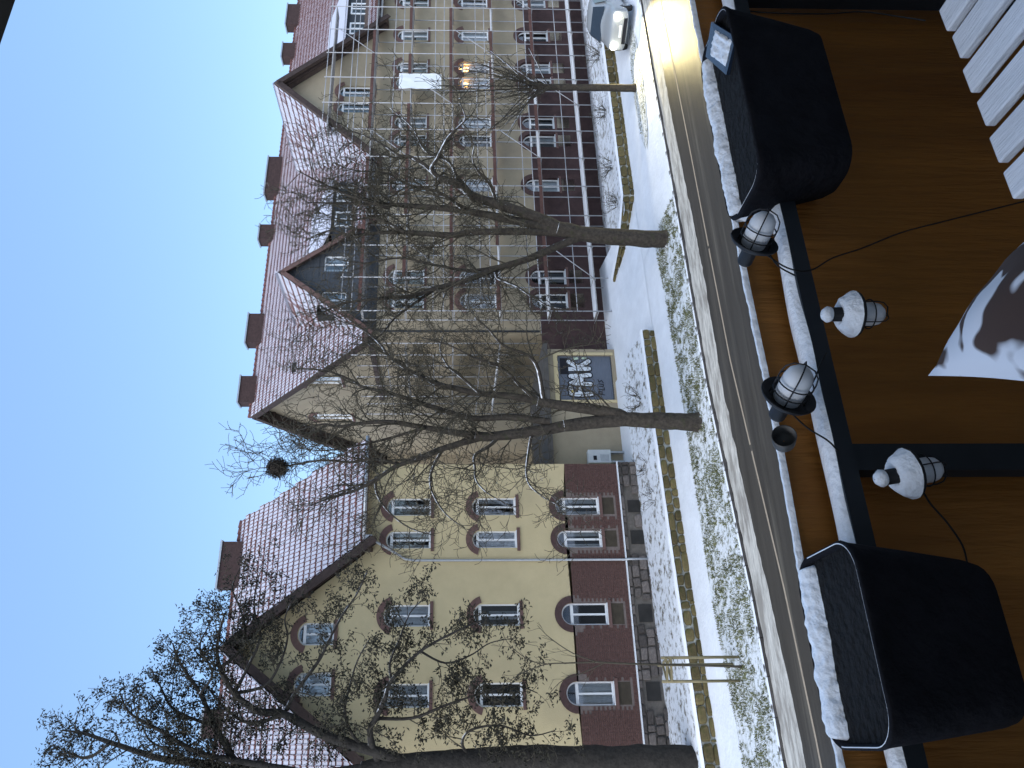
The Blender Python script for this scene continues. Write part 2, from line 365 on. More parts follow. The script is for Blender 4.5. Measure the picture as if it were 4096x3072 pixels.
def low_wall(label, path, z0, z1, seed):
    """path: list of (x,y); stones face the street"""
    org = (path[0][0], path[0][1], z0); t = thing('garden_wall', label, 'wall', org, 'low stone walls along the pavement')
    mb = MB(); cp = MB(); off = 0
    for (xa, ya), (xb, yb) in zip(path, path[1:]):
        d = Vector((xb - xa, yb - ya, 0)); L = d.length; d.normalize(); nb = Vector((-d.y, d.x, 0))
        a = Vector((xa, ya, 0)); b = Vector((xb, yb, 0))
        f0, f1 = a + nb * .06, b + nb * .06; g0, g1 = a + nb * .34, b + nb * .34
        for p, q in ((f0, f1), (g1, g0)):
            mb.quad([(p.x, p.y, z0 - .3), (q.x, q.y, z0 - .3), (q.x, q.y, z1 - .02), (p.x, p.y, z1 - .02)])
        mb.quad([(f0.x, f0.y, z1 - .02), (f1.x, f1.y, z1 - .02), (g1.x, g1.y, z1 - .02), (g0.x, g0.y, z1 - .02)])
        for e, h in ((f0, g0), (g1, f1)): mb.quad([(e.x, e.y, z0 - .3), (h.x, h.y, z0 - .3), (h.x, h.y, z1 - .02), (e.x, e.y, z1 - .02)])
        yaw = math.atan2(d.y, d.x)
        def pos(x, a=a, d=d): return (a + d * x, yaw)
        stones(t, pos, 0, L, z0 - .03, z1 - .03, ST_W, .3, .75, .17, .3, .2, seed=seed + int(off)); off += L
        n = max(2, int(L / .15)); rows = []
        for i in range(n + 1):
            p = a + d * (L * i / n); r = []
            for k in range(5):
                tt = k / 4; e = .04 * noise.noise((p.x * 3, p.y * 3, k)) if k in (0, 4) else 0
                q = p + nb * (-.03 + .4 * tt + e); r.append((q.x, q.y, z1 - .015 + (.055 * math.sin(math.pi * tt) + .03 * noise.noise((q.x * 2, q.y * 2, 4))) * (0 < k < 4) + (0 if 0 < k < 4 else -.0)))
            rows.append(r)
        cp.faces([p for r in rows for p in r], [(i * 5 + k, (i + 1) * 5 + k, (i + 1) * 5 + k + 1, i * 5 + k + 1) for i in range(n) for k in range(4)], 0, True)
    mb.build('wall_core', m_wmort, t); cp.build('snow_cap', m_snow, t)
    return t
low_wall('long low mossy stone wall ending at the driveway in front of the yellow house', [(-24, -5.0)] + [(x, wf(x)) for x in (-10.6, -6.2, .8, 4.75)], .16, .7, 3)
low_wall('dark low stone wall curving in beside the driveway under the scaffolding', [(9.6, .9), (10.3, -1.0), (11.9, -2.66), (19, -2.5), (30, -2.2)], .16, .72, 40)

# ------------------------------------------------------------------ building helpers
def hole_wall(name, parent, outer, holes, fn, mat, reveal=.16):
    """outer, holes: (a,z) loops; fn(a,z,depth) -> point"""
    loops = [[Vector((a, z, 0)) for a, z in outer]] + [[Vector((a, z, 0)) for a, z in h] for h in holes]
    flat = [p for l in loops for p in l]; tri = geometry.tessellate_polygon(loops)
    mb = MB(); mb.faces([fn(p.x, p.y, 0) for p in flat], [tuple(t) for t in tri])
    for h in holes:
        n = len(h)
        for i in range(n):
            a, b = h[i], h[(i + 1) % n]
            mb.quad([fn(*a, 0), fn(*b, 0), fn(*b, reveal), fn(*a, reveal)])
    return fix_face(mb.build(name, mat, parent))
def fix_face(o): return o
def arch_loop(a0, a1, z0, z1, rise, n=10):
    c = (a0 + a1) / 2; hw = (a1 - a0) / 2; zs = z1 - rise
    pts = [(a0, z0), (a1, z0)]
    rad = (hw * hw + rise * rise) / (2 * rise); zc = z1 - rad; th = math.asin(min(1, hw / rad))
    if rise > hw - 1e-6: th = math.pi / 2
    for i in range(n + 1):
        t = th - 2 * th * i / n; pts.append((c + rad * math.sin(t), zc + rad * math.cos(t)))
    return pts, (c, zc, rad, th, zs)
def ring(mb, c, zc, r0, r1, th0, th1, fn, d0, d1, n=12, mi=0):
    for i in range(n):
        ta = th0 + (th1 - th0) * i / n; tb = th0 + (th1 - th0) * (i + 1) / n
        P = lambda r, t, d: fn(c + r * math.sin(t), zc + r * math.cos(t), d)
        mb.quad([P(r0, ta, d0), P(r0, tb, d0), P(r1, tb, d0), P(r1, ta, d0)], mi)
        mb.quad([P(r1, ta, d0), P(r1, tb, d0), P(r1, tb, d1), P(r1, ta, d1)], mi)
        mb.quad([P(r0, ta, d0), P(r0, ta, d1), P(r0, tb, d1), P(r0, tb, d0)], mi)
        if i == 0: mb.quad([P(r0, ta, d0), P(r1, ta, d0), P(r1, ta, d1), P(r0, ta, d1)], mi)
        if i == n - 1: mb.quad([P(r0, tb, d0), P(r0, tb, d1), P(r1, tb, d1), P(r1, tb, d0)], mi)
def fbox(mb, a0, a1, z0, z1, d0, d1, fn, mi=0):
    c = [fn(a, z, d) for d in (d0, d1) for z in (z0, z1) for a in (a0, a1)]
    mb.faces(c, [(0, 1, 3, 2), (5, 4, 6, 7), (0, 4, 5, 1), (2, 3, 7, 6), (0, 2, 6, 4), (1, 5, 7, 3)], mi)
def window(parent, a0, a1, z0, z1, kind, fn, seed=0, lit=None, wm=None, sill=True):
    """white sash window in an arched opening. returns the opening loop"""
    r = random.Random(seed); hw = (a1 - a0) / 2
    rise = {'seg': hw * .62, 'round': hw * .995, 'flat': .02}[kind]
    loop, (c, zc, rad, th, zs) = arch_loop(a0, a1, z0, z1, rise)
    D = .13; fw = .055
    fr = MB()
    fbox(fr, a0, a0 + fw, z0, zs, D, D + .06, fn); fbox(fr, a1 - fw, a1, z0, zs, D, D + .06, fn)
    fbox(fr, a0 + fw, a1 - fw, z0, z0 + fw * 1.3, D, D + .06, fn)
    fbox(fr, a0 + fw, a1 - fw, zs - .06, zs + .05, D - .012, D + .06, fn)
    ring(fr, c, zc, rad - fw, rad, -th, th, fn, D, D + .06)
    fbox(fr, c - .035, c + .035, z0 + fw * 1.3, zs - .06, D - .006, D + .05, fn)
    if kind == 'flat': pass
    win = fr.build('window', wm or m_white, parent)
    p = MB(); loop2 = [(a, z) for a, z in loop]
    p.quad([fn(a, z, D + .045) for a, z in loop2][::1]); p.build('pane', m_glass, win)
    rm = MB(); fbox(rm, a0 - .3, a1 + .3, z0 - .2, z1 + .2, .75, .78, fn)
    for q in ((a0 - .3, a0 - .28), (a1 + .28, a1 + .3)): fbox(rm, q[0], q[1], z0 - .2, z1 + .2, .2, .75, fn)
    fbox(rm, a0 - .28, a1 + .28, z0 - .2, z0 - .18, .2, .75, fn); fbox(rm, a0 - .28, a1 + .28, z1 + .18, z1 + .2, .2, .75, fn)
    rm.build('room', lit or m_room, win)
    k = r.random()
    if lit is None and k < .75:
        cu = MB(); n = 14
        spans = [(a0, a1)] if k < .3 else ([(a0, a0 + hw * .55), (a1 - hw * .55, a1)] if k < .55 else [(c - hw * .35, c - .03), (c + .06, c + hw * .4)])
        zt = zs + (.0 if k < .55 else -.15 - r.random() * .3)
        for s0, s1 in spans:
            for i in range(n):
                xa, xb = s0 + (s1 - s0) * i / n, s0 + (s1 - s0) * (i + 1) / n
                da, db = .27 + .02 * math.sin(i * 2.2), .27 + .02 * math.sin((i + 1) * 2.2)
                cu.quad([fn(xa, z0, da), fn(xb, z0, db), fn(xb, zt, db), fn(xa, zt, da)], 0, True)
        cu.build('curtain', m_curt, win)
    tr = MB()
    if kind == 'seg': ring(tr, c, zc, rad + .005, rad + .26, -th * 1.16, th * 1.16, fn, -.035, .02); tr.build('arch', m_terra, win)
    elif kind == 'round': ring(tr, c, zc, rad + .005, rad + .27, -th, th, fn, -.04, .02, 18); tr.build('arch', m_darkarch, win)
    if sill:
        sl = MB(); fbox(sl, a0 - .12, a1 + .1, z0 - .13, z0 - .005, -.07, .12, fn); sl.build('sill', m_terra, win)
        s2 = MB(); fbox(s2, a0, a1, z0 - .004, z0 + .03, -.04, D, fn); s2.build('flashing', m_white, win)
    return loop
# ---- roof tiles: individual pieces, half covered by snow
TW, TL = .18, .46
def tile_shape(v):
    mb = MB(); xs = [0, .70 * TW, .79 * TW, .90 * TW, TW]; hs = [0, 0, .035, .035, .004]
    yb = [0, (.10, .17, .27)[v] * TL, TL * 1.06]; zo = [.05, .042, .012]
    vs = [(x, y, h + z) for y, z in zip(yb, zo) for x, h in zip(xs, hs)] + [(x, 0, -.01) for x in xs]
    for k in range(2):
        for i in range(4):
            sn = k == 1 and (i in (0, 2) or (v < 2 and i == 3))
            mb.faces([vs[k * 5 + i], vs[k * 5 + i + 1], vs[k * 5 + 5 + i + 1], vs[k * 5 + 5 + i]], [(0, 1, 2, 3)], 1 if sn else 0)
    for i in range(4): mb.faces([vs[15 + i], vs[15 + i + 1], vs[i + 1], vs[i]], [(0, 1, 2, 3)], 0)
    return mb
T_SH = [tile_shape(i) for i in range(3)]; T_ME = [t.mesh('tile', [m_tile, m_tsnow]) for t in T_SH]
def tiles(roof, E, da, du, La, Lu, keep, parts=0, key=None, seed=0, bias=0.0):
    """E: eave start, da: along the eave, du: up the slope"""
    E, da, du = Vector(E), Vector(da).normalized(), Vector(du).normalized(); nn = da.cross(du)
    if nn.z < 0: nn = -nn
    r = random.Random(seed); ls = []
    for j in range(int(Lu / TL + .5)):
        for i in range(int(La / TW)):
            p = E + da * (i * TW) + du * (j * TL)
            if keep and not keep(p + da * TW * .5 + du * TL * .5): continue
            q = noise.noise((p.x * .35, p.y * .35, p.z * .5)) * .8 + noise.noise((p.x * 1.3, p.y * .9, p.z * 1.5)) * .4 + r.random() - bias * (j * TL / Lu - .5)
            ls.append((p, 0 if q > .75 else (1 if q > .2 else 2)))
    if parts and key: ls.sort(key=lambda t: key(t[0]))
    o0 = Vector(roof['_o']); rot = Matrix((da, du, nn)).transposed().to_4x4()
    for p, v in ls[:parts]:
        link_copy(T_ME[v], 'tile', roof, Matrix.Translation(p - o0) @ rot)
    if len(ls) > parts:
        mb = MB()
        for p, v in ls[parts:]:
            sh = T_SH[v]; i0 = len(mb.v)
            jx, jz = r.uniform(-.006, .006), r.uniform(-.004, .006)
            mb.v += [tuple(p + da * (a + jx) + du * b + nn * (c + jz)) for a, b, c in sh.v]
            mb.f += [tuple(i0 + k for k in f) for f in sh.f]; mb.m += sh.m; mb.sm += sh.sm
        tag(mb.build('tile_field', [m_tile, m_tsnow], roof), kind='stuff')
def slab(mb, pts, th, mi=0):
    """a plate from a loop of points, thickened downward"""
    lo = [(p[0], p[1], p[2] - th) for p in pts]; n = len(pts)
    mb.quad(pts, mi); mb.quad(lo[::-1], mi)
    for i in range(n): mb.quad([pts[i], lo[i], lo[(i + 1) % n], pts[(i + 1) % n]], mi)
def chimney(parent, x, y, z0, z1, lx, ly):
    mb = MB(); mb.box((x - lx / 2, y - ly / 2, z0), (x + lx / 2, y + ly / 2, z1)); c = mb.build('chimney', m_chim, parent)
    k = MB(); k.box((x - lx / 2 - .07, y - ly / 2 - .07, z1), (x + lx / 2 + .07, y + ly / 2 + .07, z1 + .09)); k.build('chimney_cap', m_zinc, parent)
FRONT = lambda y0: (lambda a, z, d: (a, y0 + d, z))

# ------------------------------------------------------------------ A: the yellow house on the left
A = thing('yellow_house', 'yellow plaster house with brick ground floor and snowy tiled roof, nearest on the left', 'house', (-5, 4, .6))
fA = FRONT(0.0)
AX0, AX1 = -11.3, 0.0
cols_A = [(-9.33, -8.5), (-6.48, -5.66), (-3.5, -2.8), (-2.17, -1.43)]
holes = []; sd = 0
for (a0, a1) in cols_A:
    for z0, z1, kd in ((9.32, 11.1, 'seg'), (5.88, 7.66, 'seg'), (2.47, 4.26, 'round')):
        sd += 1; holes.append(window(A, a0, a1, z0, z1, kd, fA, sd, wm=None, sill=True))
        if kd == 'round':
            ap = MB(); fbox(ap, a0 + .02, a1 - .02, z0 - .62, z0 - .14, .01, .05, fA); ap.build('apron', m_oapron, A)
            hw = (a1 - a0) / 2; c = (a0 + a1) / 2
for (a0, a1) in ((-8.9, -8.08), (-7.12, -6.3)):
    sd += 1; holes.append(window(A, a0, a1, 12.92, 14.3, 'seg', fA, sd))
GA, GZ = -7.26, 16.55       # gable apex
def gz(x): return 11.6 + (GZ - 11.6) * (1 - abs(x - GA) / 3.55)
up_h = [h for h in holes if h[0][1] > 5]
lo_h = [h for h in holes if h[0][1] < 5]
# split the wall at the brick line; round arches cross it, so the plaster gets the arch heads
def cut(loop, z, above):
    out = []
    n = len(loop)
    for i in range(n):
        p, q = loop[i], loop[(i + 1) % n]
        ip = (p[1] > z) == above; iq = (q[1] > z) == above
        if ip: out.append(p)
        if ip != iq:
            t = (z - p[1]) / (q[1] - p[1]); out.append((p[0] + (q[0] - p[0]) * t, z))
    return out
BZ = 3.78
outer = [(AX0, BZ)]
for (a0, a1), h in zip(cols_A, lo_h):
    c_ = [p for p in cut(h, BZ, True)]
    c_.sort(key=lambda p: p[0]); outer += c_
outer += [(AX1, BZ), (AX1, 11.9), (GA + 3.55, 11.9), (GA, GZ), (GA - 3.55, 11.9), (AX0, 11.9)]
hole_wall('wall', A, outer, up_h, fA, m_plaster)
# reveals of the arch heads in plaster
for h in lo_h:
    mb = MB()
    for i in range(len(h)):
        p, q = h[i], h[(i + 1) % len(h)]; mb.quad([fA(*p, 0), fA(*q, 0), fA(*q, .16), fA(*p, .16)])
    mb.build('reveal', m_terra, A)
# brick ground floor: mortar sheet a little behind, courses of single bricks in front
outer = [(AX0, 1.55)]
outer = [(AX0, 1.55), (AX1, 1.55), (AX1, BZ)]
for (a0, a1), h in list(zip(cols_A, lo_h))[::-1]:
    outer += [(a1, BZ), (a1, h[0][1]), (a0, h[0][1]), (a0, BZ)]
outer += [(AX0, BZ)]
hole_wall('mortar', A, outer, [], lambda a, z, d: (a, .012 + d, z), m_mortar)
mb = MB(); rows = 27; ph = (BZ - 1.6) / rows
rb = random.Random(5)
for j in range(rows):
    z = 1.612 + j * ph; x = AX0 + (.125 if j % 2 else 0) - .06
    while x < AX1:
        l = .25 if (j % 4) else .125
        a, b = max(x, AX0), min(x + l - .012, AX1); x += l
        if b - a < .03: continue
        bad = False
        for (a0, a1), h in zip(cols_A, lo_h):
            if z + ph > h[0][1] - .66 and b > a0 - .01 and a < a1 + .01: bad = True
            if z + ph > 3.4:
                c = (a0 + a1) / 2; zc = h[0][1] + (4.26 - 2.47) - (a1 - a0) / 2
                if math.hypot((a + b) / 2 - c, z + ph / 2 - zc) < (a1 - a0) / 2 + .3: bad = True
        if bad: continue
        y0 = -.006 + rb.uniform(-.003, .003)
        mb.faces([(a, y0, z), (b, y0, z), (b, y0, z + ph - .013), (a, y0, z + ph - .013), (a, .014, z), (b, .014, z), (b, .014, z + ph - .013), (a, .014, z + ph - .013)],
                 [(0, 1, 2, 3), (3, 2, 6, 7), (0, 4, 5, 1), (0, 3, 7, 4), (1, 5, 6, 2)])
tag(mb.build('brick_courses', m_brick, A), kind='stuff')
# fieldstone plinth with cellar windows and a snow-lined ledge
mb = MB(); mb.box((AX0, -.06, .2), (AX1 + .05, .3, 1.56)); mb.build('plinth', m_smort, A)
cell = [(-9.2, -8.55), (-6.4, -5.75), (-3.4, -2.85), (-2.1, -1.6)]
for a0, a1 in cell:
    mb = MB(); fbox(mb, a0, a1, .78, 1.3, -.10, -.07, fA); mb.build('cellar_window', m_room, A)
stones(A, lambda x: ((x, -.13), 0), AX0, AX1 + .05, .5, 1.56, ST_P, .24, .62, .2, .36, .22,
       skip=lambda x, z, l, h: any(a0 - l / 2 < x < a1 + l / 2 and .72 - h / 2 < z < 1.34 + h / 2 for a0, a1 in cell), seed=12, gap=.03)
mb = MB(); mb.box((AX0, -.15, 1.565), (AX1 + .06, -.008, 1.6)); mb.build('plinth_ledge', m_snow, A)
# body behind and the return wall
mb = MB(); mb.quad([(AX1, 0, .2), (AX1, 14.6, .2), (AX1, 14.6, 11.9), (AX1, 0, 11.9)]); mb.quad([(AX0, 0, .2), (AX0, 14.6, .2), (AX0, 14.6, 11.9), (AX0, 0, 11.9)])
mb.quad([(AX0, 14.6, .2), (AX1, 14.6, .2), (AX1, 14.6, 11.9), (AX0, 14.6, 11.9)]); mb.build('side_wall', m_plaster, A)
# main roof: street slope, hipped right end
EZ, RZ, RY = 11.95, 18.85, 7.4
slope = Vector((0, RY + .6, RZ - EZ)); SL = slope.length; sdir_ = slope.normalized()
mb = MB()
slab(mb, [(-24, -.6, EZ), (GA - 3.77, -.6, EZ), (GA, 5.17, 16.93), (GA + 3.77, -.6, EZ), (.95, -.6, EZ), (-.35, RY, RZ), (-24, RY, RZ)], .14)
slab(mb, [(-24, RY, RZ), (-.35, RY, RZ), (.95, 15.2, EZ), (-24, 15.2, EZ)], .14)
slab(mb, [(.95, -.6, EZ), (.95, 15.2, EZ), (-.35, RY, RZ)], .14)
roofA = mb.build('roof', m_tile, A)
def gable_z(x, GAx, top, pitch): return top - abs(x - GAx) * pitch
GP = (16.93 - 11.89) / 3.82
def keepA(p):
    t = (p.z - EZ) / (RZ - EZ)
    if p.x > .95 - 1.3 * t: return False
    if abs(p.x - GA) < 3.9 and p.z < gable_z(p.x, GA, 16.93, GP) + .02: return False
    return True
tiles(roofA, (-20, -.6, EZ + .02), (1, 0, 0), sdir_, 21, SL, keepA, 300, lambda p: abs(p.x + 1.6) + .25 * abs(p.z - 14), 3)
mb = MB(); nrt = 60
for i in range(nrt):
    x = -20 + 19.6 * i / nrt; mb.tube([Vector((x, RY, RZ + .05)), Vector((x + .36, RY, RZ + .02))], [.13, .11], 7)
mb.build('ridge_tiles', m_tile, roofA)
chimney(A, -2.6, RY, RZ - .8, RZ + .72, 2.2, .8)
chimney(A, -9.6, RY, RZ - .8, RZ + .6, 1.2, .8)
# cross gable with deep verge
mb = MB(); GYB = RY
for s in (-1, 1):
    xe = GA + s * 4.05; ze = 16.93 - 4.05 * GP
    slab(mb, [(GA, -.85, 16.93), (xe, -.85, ze), (xe, GYB - 1.4, ze), (GA, GYB - 1.4, 16.93)][::s], .16)
gro = mb.build('gable_roof', m_soffit, A)
gl = math.hypot(4.05, 4.05 * GP); ud = Vector((1, 0, GP)).normalized()
tiles(gro, (GA - 4.05, GYB - 1.6, 16.93 - 4.05 * GP + .02), (0, -1, 0), ud, GYB - .65, gl, lambda p: p.z > EZ + (p.y + .6) / (RY + .6) * (RZ - EZ) - .05, 0, None, 5)
ud = Vector((-1, 0, GP)).normalized()
tiles(gro, (GA + 4.05, -.9, 16.93 - 4.05 * GP + .02), (0, 1, 0), ud, GYB - .65, gl, lambda p: p.z > EZ + (p.y + .6) / (RY + .6) * (RZ - EZ) - .05, 0, None, 6)
mb = MB()
for s in (-1, 1):
    for yy, hh in ((-.9, .3), (-.45, .2)):
        mb.bar((GA, yy, 16.93 - .26), (GA + s * 3.95, yy, 16.93 - 3.95 * GP - .26), .07, hh)
mb.build('bargeboard', m_wood, A)
for k in range(3):
    for s in (-1, 1):
        x = GA + s * (.2 + k * 1.75); zz = gable_z(x, GA, 16.93, GP) - .36
        mb = MB(); mb.bar((x, -.82, zz), (x, .05, zz), .16, .18); mb.build('purlin', m_wood, A)
# gutter and downpipe
mb = MB(); mb.tube([Vector((-3.3, -.68, EZ - .06)), Vector((1.0, -.68, EZ - .02))], .075, 8); mb.build('gutter', m_zinc, A)
mb = MB(); mb.box((-3.45, -.75, EZ - .38), (-3.12, -.45, EZ - .12))
mb.tube([Vector(p) for p in ((-3.3, -.6, EZ - .3), (-3.35, -.55, EZ - .5), (-3.75, -.2, EZ - 1.3), (-3.95, -.1, EZ - 1.65), (-4.0, -.1, EZ - 2.0), (-4.02, -.1, 1.65), (-4.02, -.2, 1.5), (-4.02, -.2, .62))], .05, 8)
mb.build('downpipe', m_zinc, A)
mb = MB(); mb.tube([Vector((-11.05, -.1, 11.5)), Vector((-11.05, -.1, 1.6)), Vector((-11.05, -.2, 1.4)), Vector((-11.05, -.2, .6))], .05, 8); mb.build('downpipe', m_white, A)
# snowy dormer at the far left of the roof
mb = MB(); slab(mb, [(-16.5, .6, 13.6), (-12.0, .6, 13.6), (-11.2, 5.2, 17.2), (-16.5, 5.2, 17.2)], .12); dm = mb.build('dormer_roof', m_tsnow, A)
mb = MB()
for i in range(9): t = i / 8.5; mb.bar((-16.4, .6 + 4.6 * t, 13.62 + 3.6 * t), (-12.0 + .8 * t, .6 + 4.6 * t, 13.62 + 3.6 * t), .05, .03)
mb.build('batten', m_tile, dm)

# ------------------------------------------------------------------ B: the long wing behind the scaffolding
BY = 3.0; BX0, BX1 = 7.8, 58.0; BEZ, BRZ, BRY = 12.7, 20.3, 11.9
B = thing('long_wing', 'long plaster and brick wing with snowy roof behind scaffolding and bare trees', 'house', (25, 8, .2))
fB = FRONT(BY)
ucols = [1870, 1965, 2333, 2510, 2582, 2739, 2801, 2929, 3062]
xs_B = [on_y(u, 2000, BY).x for u in ucols]
lit_m = glow('lamplit_room', (.95, .45, .1), 1.3)
lit2 = glow('dim_lit_room', (.75, .42, .12), .5)
holes = []; sd = 100; gh = []
for i, x in enumerate(xs_B):
    for z0, z1, kd in ((9.85, 11.7, 'seg'), (6.2, 8.05, 'seg'), (2.57, 4.4, 'round')):
        sd += 1; lt = None
        if kd == 'seg' and i == 1 and z0 > 9: lt = None
        h = window(B, x - .46, x + .46, z0, z1, kd, fB, sd, lit=lt); holes.append(h)
        if kd == 'round':
            ap = MB(); fbox(ap, x - .4, x + .4, z0 - .85, z0 - .16, -.03, .0, fB); ap.build('apron', m_apron, B)
RGX, RGZ, RGP = 23.5, 18.45, 5.75 / 5.2; SGX, SGZ, SGP = 11.1, 17.15, 4.4 / 3.24
for u in (2644, 2707):
    x = on_y(u, 1450, BY).x; sd += 1
    holes.append(window(B, x - .42, x + .42, 12.95, 14.95, 'seg', fB, sd))
up_h = [h for h in holes if h[0][1] > 5]; lo_h = [h for h in holes if h[0][1] < 5]
BBZ = 4.0
lo_s = sorted(lo_h, key=lambda h: h[0][0])
outer = [(BX0, BBZ)]
for h in lo_s: outer += sorted(cut(h, BBZ, True), key=lambda p: p[0])
outer += [(BX1, BBZ), (BX1, 12.75), (RGX + 5.0, 12.75), (RGX, 18.2), (RGX - 5.0, 12.75), (BX0, 12.75)]
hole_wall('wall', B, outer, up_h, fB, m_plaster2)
outer = [(BX0 - 1.3, .1), (BX1, .1), (BX1, BBZ)]
for h in lo_s[::-1]:
    a1, a0, z0 = h[1][0], h[0][0], h[0][1]; cu = sorted([p for p in cut(h, BBZ, False)], key=lambda p: (p[1], p[0]))
    sp = [p for p in h if p[1] < BBZ and p[1] > z0 + .01]
    rgt = sorted([p for p in sp if p[0] > (a0 + a1) / 2], key=lambda p: -p[1]); lft = sorted([p for p in sp if p[0] < (a0 + a1) / 2], key=lambda p: p[1])
    cc = cut(h, BBZ, False); xr = max(p[0] for p in cc if abs(p[1] - BBZ) < 1e-6); xl = min(p[0] for p in cc if abs(p[1] - BBZ) < 1e-6)
    outer += [(xr, BBZ)] + rgt + [(a1, z0), (a0, z0)] + lft + [(xl, BBZ)]
outer += [(BX0 - 1.3, BBZ)]
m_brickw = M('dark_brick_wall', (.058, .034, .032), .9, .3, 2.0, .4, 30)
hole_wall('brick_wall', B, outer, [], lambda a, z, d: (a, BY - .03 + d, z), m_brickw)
for h in lo_h:
    mb = MB()
    for i in range(len(h)):
        p, q = h[i], h[(i + 1) % len(h)]; mb.quad([fB(*p, -.03), fB(*q, -.03), fB(*q, .16), fB(*p, .16)])
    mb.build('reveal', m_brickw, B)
# end gable wall facing the yard
fE = lambda a, z, d: (BX0 + d, a, z)
E0, E1 = BY, 2 * BRY - BY
holes = []
for u, v in ((1545, 1400), (1402, 1425)):
    d = ray(u, v); t = (BX0 - CS.x) / d.x; p = CS + d * t
    sd += 1; holes.append(window(B, p.y - .55, p.y + .55, 14.55, 17.0, 'seg', fE, sd))
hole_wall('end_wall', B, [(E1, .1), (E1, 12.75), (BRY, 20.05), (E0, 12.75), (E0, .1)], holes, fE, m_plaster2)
mb = MB(); mb.box((BX0 - 9, E1 - .2, .1), (BX0 + 2, E1 + 9, 12.9)); mb.build('rear_range', m_plaster2, B)
bs = Vector((0, BRY - BY + .5, BRZ - BEZ)); BSL = bs.length; bsd = bs.normalized()
mb = MB()
BK = (BRZ - BEZ) / (BRY - BY + .5)
def notch(gx, gtop, gp): h = (gtop - BEZ) / gp; return [(gx - h, BY - .5, BEZ), (gx, BY - .5 + (gtop - BEZ) / BK, gtop), (gx + h, BY - .5, BEZ)]
slab(mb, [(BX0 - .75, BY - .5, BEZ)] + notch(SGX, SGZ, SGP) + notch(RGX, RGZ, RGP) + [(BX1, BY - .5, BEZ), (BX1, BRY, BRZ), (BX0 - .75, BRY, BRZ)], .16)
slab(mb, [(BX0 - .75, BRY, BRZ), (BX1, BRY, BRZ), (BX1, E1 + .5, BEZ), (BX0 - .75, E1 + .5, BEZ)], .16)
roofB = mb.build('roof', m_soffit, B)
def keepB(p):
    if abs(p.x - SGX) < 3.6 and p.z < gable_z(p.x, SGX, SGZ, SGP): return False
    if abs(p.x - RGX) < 5.6 and p.z < gable_z(p.x, RGX, RGZ, RGP): return False
    for a, b in DORM:
        if a < p.x < b and 13.6 < p.z < 16.4: return False
    return True
DORM = [(14.6, 18.0), (29.2, 34.5)]
tiles(roofB, (BX0 - .75, BY - .5, BEZ + .02), (1, 0, 0), bsd, 46, BSL, keepB, 300, lambda p: abs(p.x - 8) + .2 * abs(p.z - 17), 9)
mb = MB()
for i in range(120):
    x = BX0 - .75 + .38 * i; mb.tube([Vector((x, BRY, BRZ + .05)), Vector((x + .37, BRY, BRZ + .02))], [.13, .11], 7)
mb.build('ridge_tiles', m_tile, roofB)
for u0, u1, v in ((1455, 1557, 0), (1690, 1805, 0), (2100, 2160, 0), (2285, 2430, 0), (2830, 2885, 0), (2960, 3040, 0)):
    a, b = on_y(u0, 1060, BRY).x, on_y(u1, 1060, BRY).x; chimney(B, (a + b) / 2, BRY, BRZ - .6, BRZ + .72, b - a, .8)
# barge boards and verge of the end gable
mb = MB()
for s, y in ((-1, BY - .5), (1, E1 + .5)):
    mb.bar((BX0 - .78, BRY, BRZ - .2), (BX0 - .78, y, BEZ - .2), .06, .3)
    mb.bar((BX0 - .4, BRY, BRZ - .3), (BX0 - .4, y, BEZ - .3), .1, .2)
mb.build('bargeboard', m_wood, B)
for k in range(7):
    y = BRY + 1.0 + k * 1.25; z = BRZ - (y - BRY) * (BRZ - BEZ) / (BRY - BY + .5) - .3
    mb = MB(); mb.bar((BX0 - .75, y, z), (BX0 + .02, y, z), .18, .2); mb.build('rafter_end', m_wood, B)
# slate clad gable
mb = MB(); slab(mb, [(SGX, BY - .45, SGZ), (SGX - 3.45, BY - .45, SGZ - 3.45 * SGP), (SGX - 3.45, BRY - 1, SGZ - 3.45 * SGP), (SGX, BRY - 1, SGZ)], .12)
slab(mb, [(SGX, BY - .45, SGZ), (SGX, BRY - 1, SGZ), (SGX + 3.45, BRY - 1, SGZ - 3.45 * SGP), (SGX + 3.45, BY - .45, SGZ - 3.45 * SGP)], .12)
sgr = mb.build('gable_roof', m_wood, B)
below = lambda p: p.z > BEZ + (p.y - BY + .5) / (BRY - BY + .5) * (BRZ - BEZ) - .03
tiles(sgr, (SGX - 3.45, BRY - 1.4, SGZ - 3.45 * SGP + .02), (0, -1, 0), (1, 0, SGP), BRY - BY - .95, math.hypot(3.45, 3.45 * SGP), below, 0, None, 15)
tiles(sgr, (SGX + 3.45, BY - .45, SGZ - 3.45 * SGP + .02), (0, 1, 0), (-1, 0, SGP), BRY - BY - .95, math.hypot(3.45, 3.45 * SGP), below, 0, None, 16)
holes = []
for k, x in enumerate((9.75, 11.9)): holes.append(window(B, x - .5, x + .5, 13.75, 15.0, 'flat', FRONT(BY - .06), 300 + k, sill=False))
hole_wall('slate_gable', B, [(SGX - 3.2, 12.2), (SGX + 3.2, 12.2), (SGX + 3.2, 12.75), (SGX, SGZ - .1), (SGX - 3.2, 12.75)], holes, FRONT(BY - .06), m_slate)
mb = MB(); rr = random.Random(4)
